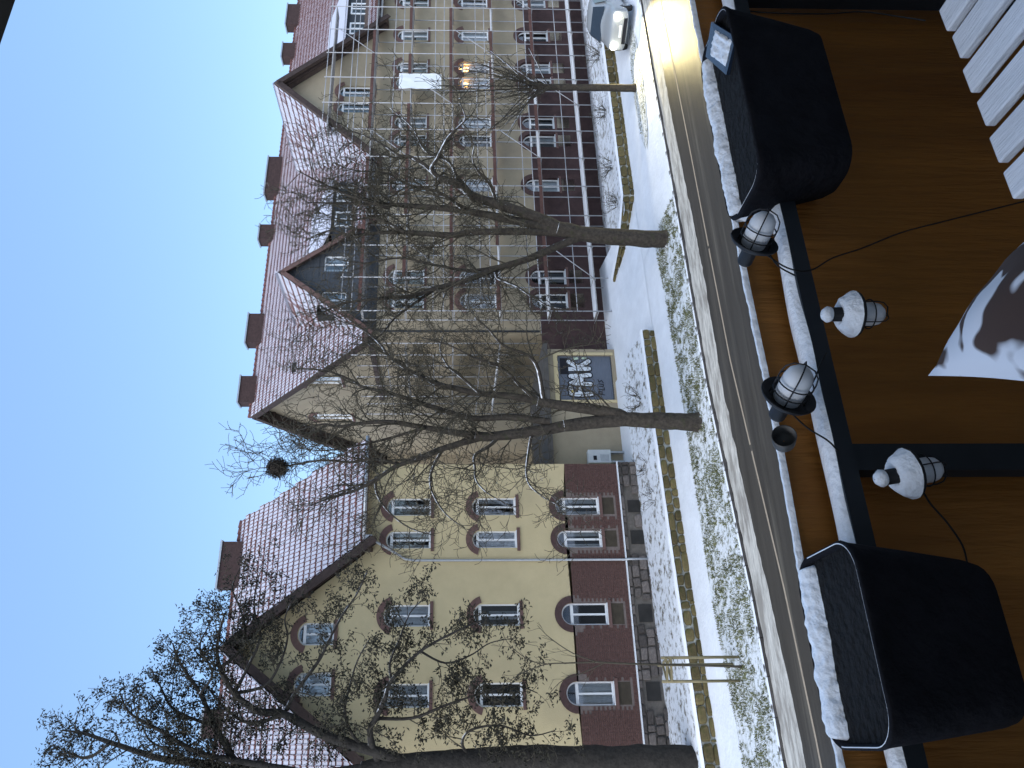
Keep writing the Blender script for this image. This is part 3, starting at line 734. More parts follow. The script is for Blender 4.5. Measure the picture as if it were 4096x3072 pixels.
for j in range(15):
    z = 12.22 + j * .3; hw = min(3.15, (SGZ - .25 - z) / SGP)
    x = SGX - hw
    while x < SGX + hw - .1:
        l = .3; a, b = x, min(x + l - .01, SGX + hw); x += l
        if any(a < xc + .56 and b > xc - .56 and z + .3 > 13.7 and z < 15.05 for xc in (9.75, 11.9)): continue
        y = BY - .075 - rr.uniform(0, .006)
        mb.faces([(a, y - .012, z), (b, y - .012, z), (b, y, z + .31), (a, y, z + .31), (a, BY - .061, z), (b, BY - .061, z)], [(0, 1, 2, 3), (4, 5, 1, 0)])
tag(mb.build('slate_shingles', m_slate, B), kind='stuff')
mb = MB()
for s in (-1, 1): mb.bar((SGX, BY - .47, SGZ - .16), (SGX + s * 3.45, BY - .47, SGZ - 3.45 * SGP - .16), .05, .22)
mb.build('bargeboard', m_terra, B)
# the big plastered gable further along
mb = MB()
slab(mb, [(RGX, BY - .9, RGZ), (RGX - 5.5, BY - .9, RGZ - 5.5 * RGP), (RGX - 5.5, BRY - .8, RGZ - 5.5 * RGP), (RGX, BRY - .8, RGZ)], .16)
slab(mb, [(RGX, BY - .9, RGZ), (RGX, BRY - .8, RGZ), (RGX + 5.5, BRY - .8, RGZ - 5.5 * RGP), (RGX + 5.5, BY - .9, RGZ - 5.5 * RGP)], .16)
rgr = mb.build('gable_roof', m_soffit, B)
tiles(rgr, (RGX - 5.5, BRY - 1.2, RGZ - 5.5 * RGP + .02), (0, -1, 0), (1, 0, RGP), BRY - BY - .3, math.hypot(5.5, 5.5 * RGP), below, 0, None, 17)
tiles(rgr, (RGX + 5.5, BY - .9, RGZ - 5.5 * RGP + .02), (0, 1, 0), (-1, 0, RGP), BRY - BY - .3, math.hypot(5.5, 5.5 * RGP), below, 0, None, 18)
mb = MB()
for s in (-1, 1):
    mb.bar((RGX, BY - .92, RGZ - .2), (RGX + s * 5.5, BY - .92, RGZ - 5.5 * RGP - .2), .06, .3)
    mb.bar((RGX, BY - .5, RGZ - .28), (RGX + s * 5.3, BY - .5, RGZ - 5.3 * RGP - .28), .1, .2)
mb.build('bargeboard', m_wood, B)
# shed dormers with snow on top
for k, (a, b) in enumerate(DORM):
    yf = BY + 1.0; mb = MB(); mb.box((a, yf, 13.3), (b, yf + 3.4, 15.0)); dm = mb.build('dormer', m_slate, B)
    mb = MB(); slab(mb, [(a - .2, yf - .3, 15.05), (b + .2, yf - .3, 15.05), (b + .2, BY + 5.2, 17.15), (a - .2, BY + 5.2, 17.15)], .1); mb.build('dormer_roof', m_tsnow, dm)
    n = 2 if k == 0 else 3
    for i in range(n):
        x = a + (i + .5) * (b - a) / n; fr = MB(); f = FRONT(yf)
        fbox(fr, x - .5, x - .4, 13.75, 14.8, -.05, .02, f); fbox(fr, x + .4, x + .5, 13.75, 14.8, -.05, .02, f)
        fbox(fr, x - .4, x + .4, 13.75, 13.85, -.05, .02, f); fbox(fr, x - .4, x + .4, 14.7, 14.8, -.05, .02, f); fbox(fr, x - .04, x + .04, 13.85, 14.7, -.045, .02, f)
        fr.build('dormer_window', m_white, dm)
        g = MB(); fbox(g, x - .4, x + .4, 13.85, 14.7, -.012, -.004, f); g.build('dormer_pane', m_cglass, dm)
for ga, gb in ((SGX + 3.4, RGX - 5.4), (RGX + 5.4, BX1)):
    mb = MB(); mb.tube([Vector((ga, BY - .6, BEZ - .05)), Vector((gb, BY - .6, BEZ - .05))], .08, 8); mb.build('gutter', m_zinc, B)
mb = MB(); mb.tube([Vector((BX0 + .1, BY - .5, BEZ - .1)), Vector((BX0 + .1, BY - .12, BEZ - .7)), Vector((BX0 + .1, BY - .12, 4.1))], .055, 8); mb.build('downpipe', m_slate, B)
# two lamps burning behind the first-floor windows
bulb = glow('warm_bulb', (1.0, .5, .12), 5.0)
for i, (u, v) in enumerate(((2798, 1862), (2731, 1862))):
    p = on_y(u, v, BY + .3); mb = MB(); mb.lathe([(.005, -.2), (.14, -.16), (.2, 0), (.14, .16), (.005, .2)], (p.x, BY + .35, p.z), 12)
    mb.tube([Vector((p.x, BY + .35, p.z + .18)), Vector((p.x, BY + .35, p.z + .9))], .015, 5)
    tag(mb.build('pendant_lamp', bulb), 'glowing orange pendant lamp, the %s of two lit lamps behind the scaffolding' % ('right' if i == 0 else 'left'), 'lamp', 'lit pendant lamps')

# ------------------------------------------------------------------ the flat garage in the corner
C = thing('garage_annex', 'flat roofed plaster garage between the yellow house and the long wing', 'garage', (3.3, 3.5, .7))
GY = 2.0; fG = FRONT(GY); S0, S1, SZ0, SZ1 = 3.8, 6.12, .9, 3.45
hole_wall('wall', C, [(0.02, .55), (6.45, .55), (6.45, 3.95), (0.02, 3.95)], [[(S0, SZ0), (S1, SZ0), (S1, SZ1), (S0, SZ1)]], fG, m_plaster2, .14)
mb = MB(); mb.quad([(6.45, GY, .55), (6.45, 7, .55), (6.45, 7, 3.95), (6.45, GY, 3.95)]); mb.build('side_wall', m_plaster2, C)
mb = MB(); fbox(mb, S0 - .14, S1 + .14, SZ1, SZ1 + .2, -.03, .0, fG); fbox(mb, S0 - .14, S0, SZ0 - .1, SZ1, -.03, 0, fG); fbox(mb, S1, S1 + .14, SZ0 - .1, SZ1, -.03, 0, fG); mb.build('door_surround', m_plaster, C)
mb = MB(); mb.box((-.0, GY - .35, 3.95), (6.6, 8, 4.12)); mb.build('roof', m_zincd, C)
mb = MB(); mb.box((-.0, GY - .3, 4.12), (6.55, 8, 4.17)); mb.build('roof_felt', m_zincd, C)
mb = MB(); ns = 32
for i in range(ns):
    z = SZ0 + (SZ1 - SZ0) * i / ns; h = (SZ1 - SZ0) / ns
    mb.faces([(S0, GY + .10, z), (S1, GY + .10, z), (S1, GY + .085, z + h * .8), (S0, GY + .085, z + h * .8), (S1, GY + .10, z + h), (S0, GY + .10, z + h)], [(0, 1, 2, 3), (3, 2, 4, 5)])
sh = mb.build('roller_shutter', m_shut, C)
mb = MB(); fbox(mb, S0, S1, SZ0 - .08, SZ0, .02, .12, fG); mb.build('threshold', m_white, C)
mb = MB(); fbox(mb, S1 - .95, S1 - .12, SZ1 - .5, SZ1 - .12, .06, .084, fG); mb.build('dark_panel', m_gk, C)
# sprayed lettering: FMK in fat outlined letters with a smaller tag below
def stroke(mb, pts, w, y, mi=0):
    for i, (a, b) in enumerate(zip(pts, pts[1:])):
        d = math.atan2(b[1] - a[1], b[0] - a[0]); lp = []
        for k in range(9): t = d + math.pi / 2 + math.pi * k / 8; lp.append((a[0] + w * math.cos(t), y, a[1] + w * math.sin(t)))
        for k in range(9): t = d - math.pi / 2 + math.pi * k / 8; lp.append((b[0] + w * math.cos(t), y, b[1] + w * math.sin(t)))
        mb.quad(lp, mi); y -= .0007
    return y
ox, oz, hh = S0 + .24, SZ0 + 1.05, .95
letters = {'F': [[(.12, .0), (.08, .45), (.12, .9)], [(.12, .88), (.42, .93)], [(.12, .48), (.4, .5)]],
           'M': [[(.60, .02), (.64, .88)], [(.64, .88), (.83, .40), (1.0, .88)], [(1.0, .88), (1.05, .02)]],
           'K': [[(1.37, .03), (1.35, .93)], [(1.72, .92), (1.42, .5)], [(1.42, .5), (1.75, .02)]]}
blk = MB(); wht = MB(); y1, y2 = GY + .082, GY + .066
for L in letters.values():
    for st in L:
        pts = [(ox - .02 + a * 1.04, oz + b * 1.04) for a, b in st]; y1 = stroke(blk, pts, .165, y1); y2 = stroke(wht, pts, .105, y2)
for st in ([(.05, -.62), (.1, -.34), (.24, -.36), (.2, -.5), (.08, -.5)], [(.34, -.35), (.3, -.62), (.42, -.62)], [(.5, -.38), (.48, -.58), (.58, -.6), (.62, -.38)], [(.84, -.36), (.7, -.4), (.8, -.52), (.66, -.6)]):
    y1 = stroke(blk, [(ox + a, oz + b) for a, b in st], .02, y1)
blk.build('graffiti_outline', m_gk, sh); wht.build('graffiti_letters', m_gw, sh)
mb = MB(); y3 = stroke(mb, [(ox + 1.93, oz + .72), (ox + 1.95, oz + .55)], .06, GY + .058); stroke(mb, [(ox + 1.96, oz + .3), (ox + 1.97, oz + .16)], .05, y3); mb.build('graffiti_tail', m_gg, sh)
mb = MB(); stroke(mb, [(ox + .2, oz + .9), (ox + .24, oz + .9)], .06, GY + .05); mb.build('graffiti_star', m_gy, sh)
# grey wall cabinet
t = thing('wall_unit', 'pale grey heat pump cabinet standing against the garage wall', 'heat pump', (.95, 1.7, 1.3))
mb = MB(); mb.box((.62, 1.62, 1.42), (1.22, 1.98, 2.42)); mb.build('case', m_grey, t)
mb = MB()
for i in range(7): mb.box((.7, 1.612, 1.52 + i * .055), (1.0, 1.619, 1.55 + i * .055))
mb.build('vent_slats', m_zinc, t)
mb = MB(); mb.box((.74, 1.61, 2.05), (.94, 1.619, 2.2)); mb.build('display', m_gk, t)
mb = MB(); mb.box((.66, 1.7, .7), (.74, 1.9, 1.42)); mb.box((1.1, 1.7, .7), (1.18, 1.9, 1.42)); mb.build('bracket', m_zinc, t)

# ------------------------------------------------------------------ scaffolding
SC = thing('scaffolding', 'galvanised scaffolding with snowy decks along the long wing', 'scaffolding', (25, 2, .3))
Y0, Y1 = 1.75, 2.65
lev = [1.35, 3.65, 6.03, 8.36, 10.7, 12.8]
bays = [8.4 + 1.9 * i for i in range(21)]
def tb(p, q, r=.028): mb = MB(); mb.tube([Vector(p), Vector(q)], r, 6); return mb
for i, x in enumerate(bays):
    top = 15.6 if x > 20 else 13.9
    for y in (Y0, Y1): tb((x, y, .3), (x, y, top if y == Y0 else 12.9), .03).build('standard', m_steel, SC)
for k, z in enumerate(lev):
    for i in range(len(bays) - 1):
        a, b = bays[i], bays[i + 1]; hasdeck = not (k == 0 and i == 1)
        mb = MB(); mb.box((a + .03, Y0 + .03, z), (b - .03, Y1 - .03, z + .06)); mb.build('deck', m_deck, SC)
        for dz in (.5, 1.0):
            if k or dz == 1.0: tb((a, Y0, z + dz), (b, Y0, z + dz), .022).build('guard_rail', m_steel, SC)
        if k and (i * 3 + k * 5) % 7 < 5:
            mb = MB(); mb.box((a + .02, Y0 - .02, z + .03), (b - .02, Y0 + .01, z + .2)); mb.build('toe_board', m_toe, SC)
        if (i + 2 * k) % 6 == 1: tb((a, Y0 - .04, z + .1), (b, Y0 - .04, z + 2.2), .022).build('brace', m_steel, SC)
    for x in bays: tb((x, Y0, z - .04), (x, Y1 + .3, z - .04), .022).build('transom', m_steel, SC)
for i in range(6, 16):
    a, b = bays[i], bays[i + 1]
    for z in (14.1, 14.7, 15.5): tb((a, Y0, z), (b, Y0, z), .024).build('guard_rail', m_steel, SC)
mb = MB(); mb.box((bays[6], Y0 + .03, 15.2), (bays[11] , Y1 - .1, 15.26)); mb.build('deck', m_deck, SC)
# return along the end wall
for y in (3.4, 5.9, 8.4, 10.9):
    for x in (6.85, 7.5): tb((x, y, 4.15), (x, y, 13.4), .03).build('standard', m_steel, SC)
for z in (6.03, 8.36, 10.7):
    for a, b in ((3.4, 5.9), (5.9, 8.4), (8.4, 10.9)):
        mb = MB(); mb.box((6.88, a + .03, z), (7.47, b - .03, z + .06)); mb.build('deck', m_deck, SC)
        tb((6.85, a, z + 1), (6.85, b, z + 1), .022).build('guard_rail', m_steel, SC)
# white sheet tied to the scaffold
p0, p1 = on_y(2777, 1597, Y0 - .05), on_y(2715, 1765, Y0 - .05)
mb = MB(); nx, nz_ = 10, 14
vs = [(p0.x - (p0.x - p1.x) * i / nx, Y0 - .08 + .05 * noise.noise((i * .5, j * .4, 0)), p0.z + (p1.z - p0.z) * j / nz_) for j in range(nz_ + 1) for i in range(nx + 1)]
mb.faces(vs, [(j * (nx + 1) + i, j * (nx + 1) + i + 1, (j + 1) * (nx + 1) + i + 1, (j + 1) * (nx + 1) + i) for j in range(nz_) for i in range(nx)], 0, True)
tag(mb.build('tarpaulin', m_white), 'white sheet tied to the scaffolding below the big gable', 'tarpaulin')

# ------------------------------------------------------------------ trees
def smooth(pts, n=4):
    out = []; P = [pts[0]] + list(pts) + [pts[-1]]
    for i in range(1, len(P) - 2):
        a, b, c, d = P[i - 1], P[i], P[i + 1], P[i + 2]
        for k in range(n):
            t = k / n; out.append(.5 * ((2 * b) + (c - a) * t + (2 * a - 5 * b + 4 * c - d) * t * t + (3 * b - a - 3 * c + d) * t ** 3))
    out.append(pts[-1]); return out
class Tree:
    def __init__(s, seed): s.r = random.Random(seed); s.tw = MB(); s.ends = []; s.segs = 0
    def rv(s): return Vector((s.r.gauss(0, 1), s.r.gauss(0, 1), s.r.gauss(0, 1)))
    def branch(s, P, d, L, r, lvl, cfg):
        n = max(3, int(L / cfg['step'][lvl])); pts = [P.copy()]; d = d.normalized(); bend = s.rv() * cfg['bend']
        for i in range(n):
            d = d + s.rv() * cfg['curl'] + bend * (1 / n) + Vector((0, 0, cfg['trop'][lvl] / n))
            d.normalize(); P = P + d * (L / n); pts.append(P.copy())
        rad = [max(cfg['rmin'], r * (1 - .75 * i / n)) for i in range(n + 1)]
        s.tw.tube(pts, rad, 4 if lvl < 2 else 3, 0, False); s.segs += n
        if lvl + 1 < len(cfg['step']): s.kids(pts, rad, L, lvl + 1, cfg)
        else: s.ends.append((pts[-1], d.copy()))
        if lvl == len(cfg['step']) - 1 and cfg.get('mid'): s.ends.append((pts[n // 2], d.copy()))
    def kids(s, pts, rad, L, lvl, cfg, t0=.12):
        m = max(1, int(L * cfg['dens'][lvl])); n = len(pts) - 1
        for k in range(m):
            t = t0 + (1 - t0) * (k + s.r.random()) / m; x = min(n - 1e-4, t * n); i = int(x)
            p = pts[i].lerp(pts[i + 1], x - i); tan = (pts[i + 1] - pts[i]).normalized()
            q = s.rv(); q = (q - tan * q.dot(tan)).normalized(); a = R(s.r.uniform(*cfg['ang']))
            d = tan * math.cos(a) + q * math.sin(a) + Vector((0, 0, cfg.get('lift', 0)))
            l = s.r.uniform(*cfg['len'][lvl]) * (1 - .35 * t)
            s.branch(p, d, l, min(rad[i] * .6, cfg['rad'][lvl]), lvl, cfg)
def make_tree(name, label, base, limbs, cfg, seed, bark, group=None, leaves=None):
    """limbs: (list of street points, r0, r1); the first one is the trunk"""
    t = thing(name, label, 'tree', base, group); T = Tree(seed)
    for i, (pts, r0, r1) in enumerate(limbs):
        sp = smooth(pts, 5); n = len(sp) - 1
        rad = [r0 + (r1 - r0) * (k / n) ** .9 for k in range(n + 1)]
        if i == 0: rad[0] *= 1.25; rad[1] *= 1.1
        rad = [q * (1 + .07 * noise.noise((k * .7, i, seed))) for k, q in enumerate(rad)]
        mb = MB(); sd_ = 22 if r0 > .25 else (12 if r0 > .1 else 8)
        sp2 = smooth(sp, 4) if r0 > .1 else sp; n2 = len(sp2) - 1; rd2 = [rad[min(n, int(k / n2 * n))] * (1 - (k / n2 * n) % 1) + rad[min(n, int(k / n2 * n) + 1)] * ((k / n2 * n) % 1) for k in range(n2 + 1)]
        mb.tube(sp2, rd2, sd_)
        if r0 > .1:
            for k in range(n2 + 1):
                for j in range(sd_):
                    q = Vector(mb.v[k * sd_ + j]); c = sp2[k]; am = .10 * noise.noise((q.x * 9, q.y * 9, q.z * 2.2)) + .09 * noise.noise((q.x * 3, q.y * 3, q.z * 1.1 + seed))
                    mb.v[k * sd_ + j] = tuple(c + (q - c) * (1 + am))
        mb.build('trunk' if i == 0 else 'limb', bark, t)
        L = sum((sp[k + 1] - sp[k]).length for k in range(n))
        if i: T.kids(sp, rad, L, 0, cfg, .15)
    tw = T.tw.build('crown', m_twig, t); tag(tw, kind='stuff')
    if leaves:
        lf = MB(); r = T.r
        for P, d in T.ends:
            if r.random() > leaves['prob']: continue
            for k in range(r.randint(*leaves['n'])):
                c = P + Vector((r.gauss(0, 1), r.gauss(0, 1), r.gauss(0, .8))) * leaves['spread']
                q = Vector((r.gauss(0, 1), r.gauss(0, 1), r.gauss(-.5, .6))).normalized(); w_ = q.orthogonal().normalized() * leaves['w']
                l = r.uniform(.6, 1.2) * leaves['l']; e = w_.cross(q).normalized() * l * .15
                lf.faces([c, c + q * l * .5 + w_ + e, c + q * l, c + q * l * .5 - w_ + e], [(0, 1, 2), (0, 2, 3)])
        tag(lf.build('foliage', m_leaf, t), kind='stuff')
    return t
def PL(dep, lst, off=0.0, vmin=0):
    lst = [q for q in lst if q[1] > vmin]; n = len(lst) - 1
    return [at_d(u, v, dep + off * (i / n) ** 1.2) for i, (u, v) in enumerate(lst)]
cfgA = dict(step=[.28, .2, .13], rad=[.035, .018, .011], rmin=.0085, curl=.16, bend=1.2, trop=[.25, .3, .3], dens=[2.9, 4.3, 4.8], len=[(1.3, 3.4), (.6, 1.5), (.25, .7)], ang=(30, 75), lift=.1)
D1 = 26.1
l1 = [(PL(D1, [(1383, 2800), (1386, 2700), (1390, 2600), (1394, 2500), (1380, 2360), (1368, 2254)], 0, 1150), .32, .2),
      (PL(D1, [(1368, 2260), (1350, 2158), (1326, 1967), (1330, 1900)], 0, 1150), .2, .15),
      (PL(D1, [(1330, 1910), (1341, 1823), (1362, 1700), (1384, 1560), (1379, 1446), (1366, 1362), (1375, 1290), (1350, 1190), (1330, 1080)], .6, 1150), .13, .02),
      (PL(D1, [(1326, 1940), (1279, 1775), (1240, 1680), (1207, 1584), (1154, 1502), (1110, 1420), (1080, 1320), (1050, 1240)], -.9, 1150), .12, .02),
      (PL(D1, [(1215, 1600), (1235, 1488), (1223, 1400), (1231, 1303), (1220, 1210), (1206, 1130), (1200, 1040), (1190, 960)], .5, 1000), .06, .018),
      (PL(D1, [(1392, 2510), (1418, 2470), (1437, 2350), (1456, 2206), (1467, 2150)], 0, 1150), .2, .16),
      (PL(D1, [(1466, 2160), (1485, 2063), (1499, 1919), (1518, 1823), (1542, 1727), (1580, 1655), (1643, 1560), (1700, 1517), (1760, 1440), (1790, 1350)], 1.4, 1150), .14, .018),
      (PL(D1, [(1385, 2200), (1403, 2039), (1398, 1895), (1422, 1799), (1461, 1679), (1499, 1560), (1525, 1450), (1552, 1404), (1590, 1300), (1600, 1180)], 1.0, 1150), .13, .018),
      (PL(D1, [(1466, 2175), (1530, 2165), (1604, 2149), (1652, 2111), (1690, 2015), (1758, 1952), (1800, 1900)], -1.5, 1150), .09, .02),
      (PL(D1, [(1467, 2150), (1530, 2080), (1600, 2010), (1640, 1900), (1690, 1800), (1720, 1690)], -1.0, 1150), .07, .015),
      (PL(D1, [(1330, 2000), (1290, 1960), (1250, 1900), (1200, 1900), (1150, 1905), (1100, 1950), (1060, 2020)], -1.6, 1150), .07, .015),
      (PL(D1, [(1345, 2130), (1300, 2120), (1240, 2110), (1180, 2105), (1130, 2120), (1080, 2180), (1040, 2260)], -1.3, 1150), .06, .014),
      (PL(D1, [(1279, 1775), (1220, 1740), (1150, 1720), (1080, 1740), (1010, 1790), (960, 1860)], -1.0, 1150), .06, .014),
      (PL(D1, [(1154, 1502), (1090, 1510), (1020, 1560), (960, 1640), (930, 1740)], -.8, 1150), .05, .014),
      (PL(D1, [(1362, 1700), (1320, 1560), (1290, 1430), (1270, 1300), (1280, 1180), (1300, 1060)], 1.2, 1150), .06, .015),
      (PL(D1, [(1499, 1919), (1560, 1850), (1610, 1790), (1680, 1760), (1740, 1780)], .5, 1150), .06, .014)]
make_tree('bare_tree', 'gnarled bare street tree with a bird nest in front of the graffiti shutter', on_z(1383, 2790, .14), l1, cfgA, 11, m_bark, 'bare trees on the verge')
D2 = 30.0
l2 = [(PL(D2, [(2115, 2672), (2117, 2600), (2125, 2450), (2135, 2340), (2160, 2230)], 0, 1150), .36, .28),
      (PL(D2, [(2160, 2240), (2210, 2127), (2258, 1982), (2288, 1892), (2336, 1832), (2360, 1753)], 0, 1150), .24, .13),
      (PL(D2, [(2360, 1760), (2395, 1725), (2440, 1750), (2517, 1789), (2570, 1840), (2602, 1862), (2660, 1840)], -1.2, 1150), .09, .018),
      (PL(D2, [(2360, 1755), (2410, 1700), (2445, 1640), (2451, 1596), (2500, 1520), (2540, 1430), (2560, 1330)], .8, 1150), .1, .018),
      (PL(D2, [(2150, 2240), (2180, 2103), (2228, 1862), (2246, 1681), (2256, 1523), (2258, 1403), (2262, 1222), (2306, 1138), (2340, 1050)], .4, 1150), .2, .02),
      (PL(D2, [(2240, 1560), (2262, 1480), (2312, 1343), (2391, 1186), (2415, 1150), (2450, 1080)], -.8, 1150), .09, .018),
      (PL(D2, [(2140, 2260), (2146, 2100), (2143, 1892), (2131, 1801), (2143, 1620), (2140, 1500), (2131, 1403), (2149, 1318), (2110, 1220), (2083, 1131), (2060, 1040), (2080, 960)], .8, 1150), .17, .018),
      (PL(D2, [(2128, 2330), (2100, 2260), (2033, 2103), (1997, 1982), (1949, 1862), (1919, 1741), (1889, 1651), (1876, 1500), (1864, 1403), (1843, 1331), (1774, 1222)], -.8, 1150), .17, .018),
      (PL(D2, [(1919, 1745), (1860, 1660), (1798, 1578), (1730, 1520), (1690, 1450)], -1.4, 1150), .07, .016),
      (PL(D2, [(1997, 1985), (1960, 1990), (1930, 2060), (1890, 2120), (1850, 2190), (1835, 2260)], -1.6, 1150), .07, .016),
      (PL(D2, [(2258, 1985), (2330, 1960), (2390, 1910), (2440, 1890), (2500, 1900)], -1.0, 1150), .07, .016),
      (PL(D2, [(2228, 1862), (2300, 1760), (2330, 1640), (2380, 1540), (2390, 1420), (2420, 1330)], 1.2, 1150), .08, .016),
      (PL(D2, [(2033, 2103), (1990, 1900), (2010, 1750), (2040, 1600), (2020, 1460), (2040, 1320)], 1.4, 1150), .08, .016),
      (PL(D2, [(2143, 1620), (2200, 1500), (2190, 1380), (2230, 1260), (2220, 1130), (2250, 1030)], 1.0, 1150), .07, .016),
      (PL(D2, [(2336, 1832), (2420, 1800), (2470, 1700), (2560, 1650), (2640, 1560)], 1.0, 1150), .07, .016)]
make_tree('bare_tree', 'tall dark bare tree with several upright limbs, in the middle before the slate gable', on_z(2115, 2661, .14), l2, cfgA, 23, m_bark, 'bare trees on the verge')
D3 = 34.6
l3 = [(PL(D3, [(2720, 2556), (2721, 2450), (2722, 2330), (2724, 2200), (2726, 2130)]), .17, .13)]
r3 = random.Random(3)
for i in range(24):
    a = i / 24 * 6.28; du = math.cos(a) * r3.uniform(70, 230); dv = -r3.uniform(120, 400) * (1.2 - abs(du) / 300); of = math.sin(a) * 2.2
    st = (2722 + r3.uniform(-8, 8), 2160 + r3.uniform(-30, 60))
    l3.append((PL(D3, [st, (st[0] + du * .25, st[1] + dv * .3), (st[0] + du * .65, st[1] + dv * .65), (st[0] + du, st[1] + dv)], of), .035, .012))
cfgC = dict(step=[.22, .16], rad=[.018, .011], rmin=.008, curl=.1, bend=.7, trop=[.7, .5], dens=[2.6, 3.6], len=[(.6, 1.5), (.25, .7)], ang=(20, 60), lift=.1)
make_tree('bare_tree', 'slim pollarded tree with a dense broom of twigs beside the car', on_z(2720, 2546, .15), l3, cfgC, 31, m_bark, 'bare trees on the verge')
# big tree at the left edge still holding dry leaves
D0 = 25.0
l0 = [(PL(D0, [(20, 2830), (25, 2700), (30, 2500), (30, 2300), (34, 2075), (20, 1800), (5, 1600), (-20, 1450)]), .52, .34),
      (PL(D0, [(15, 1640), (60, 1520), (130, 1300), (214, 1137), (229, 1030), (298, 938), (400, 880), (500, 870), (620, 900)], -.5), .2, .03),
      (PL(D0, [(20, 1520), (90, 1488), (160, 1482), (199, 1505), (280, 1540), (352, 1567), (467, 1682), (544, 1820), (600, 1950)], -1.0), .13, .02),
      (PL(D0, [(0, 1500), (-30, 1200), (6, 969), (100, 900), (168, 859), (297, 801), (420, 720), (500, 690)], .3), .2, .02),
      (PL(D0, [(-30, 1400), (-60, 1100), (13, 840), (38, 646), (103, 439), (140, 330), (150, 250)], .8), .2, .02),
      (PL(D0, [(-30, 1300), (20, 1000), (60, 800), (150, 640), (220, 520), (300, 480)], -1.0), .12, .02),
      (PL(D0, [(214, 1137), (300, 1180), (429, 1275), (520, 1320), (620, 1375), (700, 1430), (790, 1470)], -.6), .07, .015),
      (PL(D0, [(298, 938), (400, 990), (520, 1040), (620, 1020), (700, 1020), (780, 1040)], .3), .06, .015),
      (PL(D0, [(199, 1505), (200, 1650), (250, 1780), (290, 1900), (330, 2050), (300, 2150)], -1.0), .06, .015),
      (PL(D0, [(30, 1900), (90, 1850), (150, 1880), (170, 2000), (130, 2120), (150, 2220)], -1.2), .06, .015),
      (PL(D0, [(352, 1567), (420, 1560), (520, 1600), (620, 1640), (680, 1700)], -.7), .05, .014),
      (PL(D0, [(297, 801), (380, 850), (480, 800), (560, 830), (640, 870)], -.5), .05, .014),
      (PL(D0, [(100, 440), (40, 350), (60, 270), (30, 210)], .4), .06, .015),
      (PL(D0, [(168, 859), (230, 700), (330, 640), (400, 600)], .6), .06, .015),
      (PL(D0, [(400, 880), (470, 960), (560, 980), (640, 960), (720, 930), (800, 960)], .5), .06, .015),
      (PL(D0, [(298, 938), (330, 1060), (420, 1120), (520, 1150), (600, 1140), (690, 1180)], .1), .06, .015),
      (PL(D0, [(60, 1500), (120, 1420), (220, 1380), (330, 1400), (430, 1430), (520, 1480)], -.7), .06, .015),
      (PL(D0, [(214, 1137), (180, 1000), (240, 900), (330, 820), (360, 740)], .5), .07, .015),
      (PL(D0, [(20, 1000), (-20, 850), (60, 700), (110, 600), (200, 560)], -.4), .08, .015),
      (PL(D0, [(467, 1682), (420, 1780), (450, 1880), (500, 1960), (520, 2060)], -.9), .04, .012)]
cfgL = dict(step=[.28, .2, .15], rad=[.03, .016, .01], rmin=.0075, curl=.17, bend=1.1, trop=[.2, .1, 0], dens=[3.2, 4.6, 4.6], len=[(.7, 1.7), (.35, .9), (.15, .4)], ang=(30, 75), lift=.05, mid=1)
make_tree('leafy_tree', 'big gnarled tree still holding brown leaves at the left edge', on_z(20, 2800, .66), l0, cfgL, 47, m_bark0, None,
          dict(prob=.8, n=(5, 8), spread=.10, w=.032, l=.145))
# sapling tied between three stakes
D4 = 22.2
cfgS = dict(step=[.2, .15], rad=[.012, .008], rmin=.0055, curl=.07, bend=.4, trop=[.4, .3], dens=[3.0, 3.0], len=[(.4, .9), (.2, .5)], ang=(20, 45), lift=.15)
l4 = [(PL(D4, [(405, 2968), (409, 2850), (412, 2700), (418, 2500), (424, 2380)]), .035, .026),
      (PL(D4, [(424, 2385), (420, 2280), (414, 2180), (380, 2090), (350, 2040)], .2), .024, .008),
      (PL(D4, [(424, 2385), (460, 2290), (520, 2200), (570, 2150)], -.3), .02, .007),
      (PL(D4, [(416, 2190), (430, 2120), (490, 2040), (540, 2010)], .3), .016, .007),
      (PL(D4, [(422, 2420), (380, 2330), (350, 2250), (300, 2200)], -.3), .016, .007)]
make_tree('sapling', 'young leafless sapling standing between wooden stakes on the verge', on_z(405, 2963, .14), l4, cfgS, 5, m_twig)
m_stake = M('stake_wood', (.22, .185, .105), .9, .2, 5, .3)
t = thing('tree_stakes', 'three wooden stakes with crossbars around the sapling', 'stakes', on_z(400, 2963, .14))
q = [on_z(444, 2955, .14), on_z(415, 2935, .14), on_z(349, 2960, .14)]
for p in q: mb = MB(); mb.tube([Vector((p.x, p.y, .1)), Vector((p.x, p.y, 2.42))], .042, 8); mb.build('stake', m_stake, t)
for i in range(3):
    a, b = q[i], q[(i + 1) % 3]
    for z in (2.15, 2.28): mb = MB(); mb.bar((a.x, a.y - .05, z), (b.x, b.y - .05, z), .03, .06); mb.build('crossbar', m_stake, t)
# bird nest in the bare tree
npos = at_d(1200, 1110, 26.4); mb = MB(); r = random.Random(2)
for i in range(520):
    a = r.uniform(0, 6.28); b = r.uniform(-1.1, 1.2); rr = r.uniform(.22, .34); c = Vector((math.cos(a) * math.cos(b) * rr, math.sin(a) * math.cos(b) * rr, math.sin(b) * rr * 1.15)) + npos
    d = Vector((r.gauss(0, 1), r.gauss(0, 1), r.gauss(0, .7))).normalized() * r.uniform(.08, .17); mb.tube([c - d, c + d], [.011, .006], 3, 0, False)
mb.lathe([(.01, -.3), (.18, -.24), (.27, 0), (.22, .2), (.01, .28)], npos, 10)
tag(mb.build('bird_nest', m_nest), 'dark round bird nest of sticks high in the bare tree', 'nest')
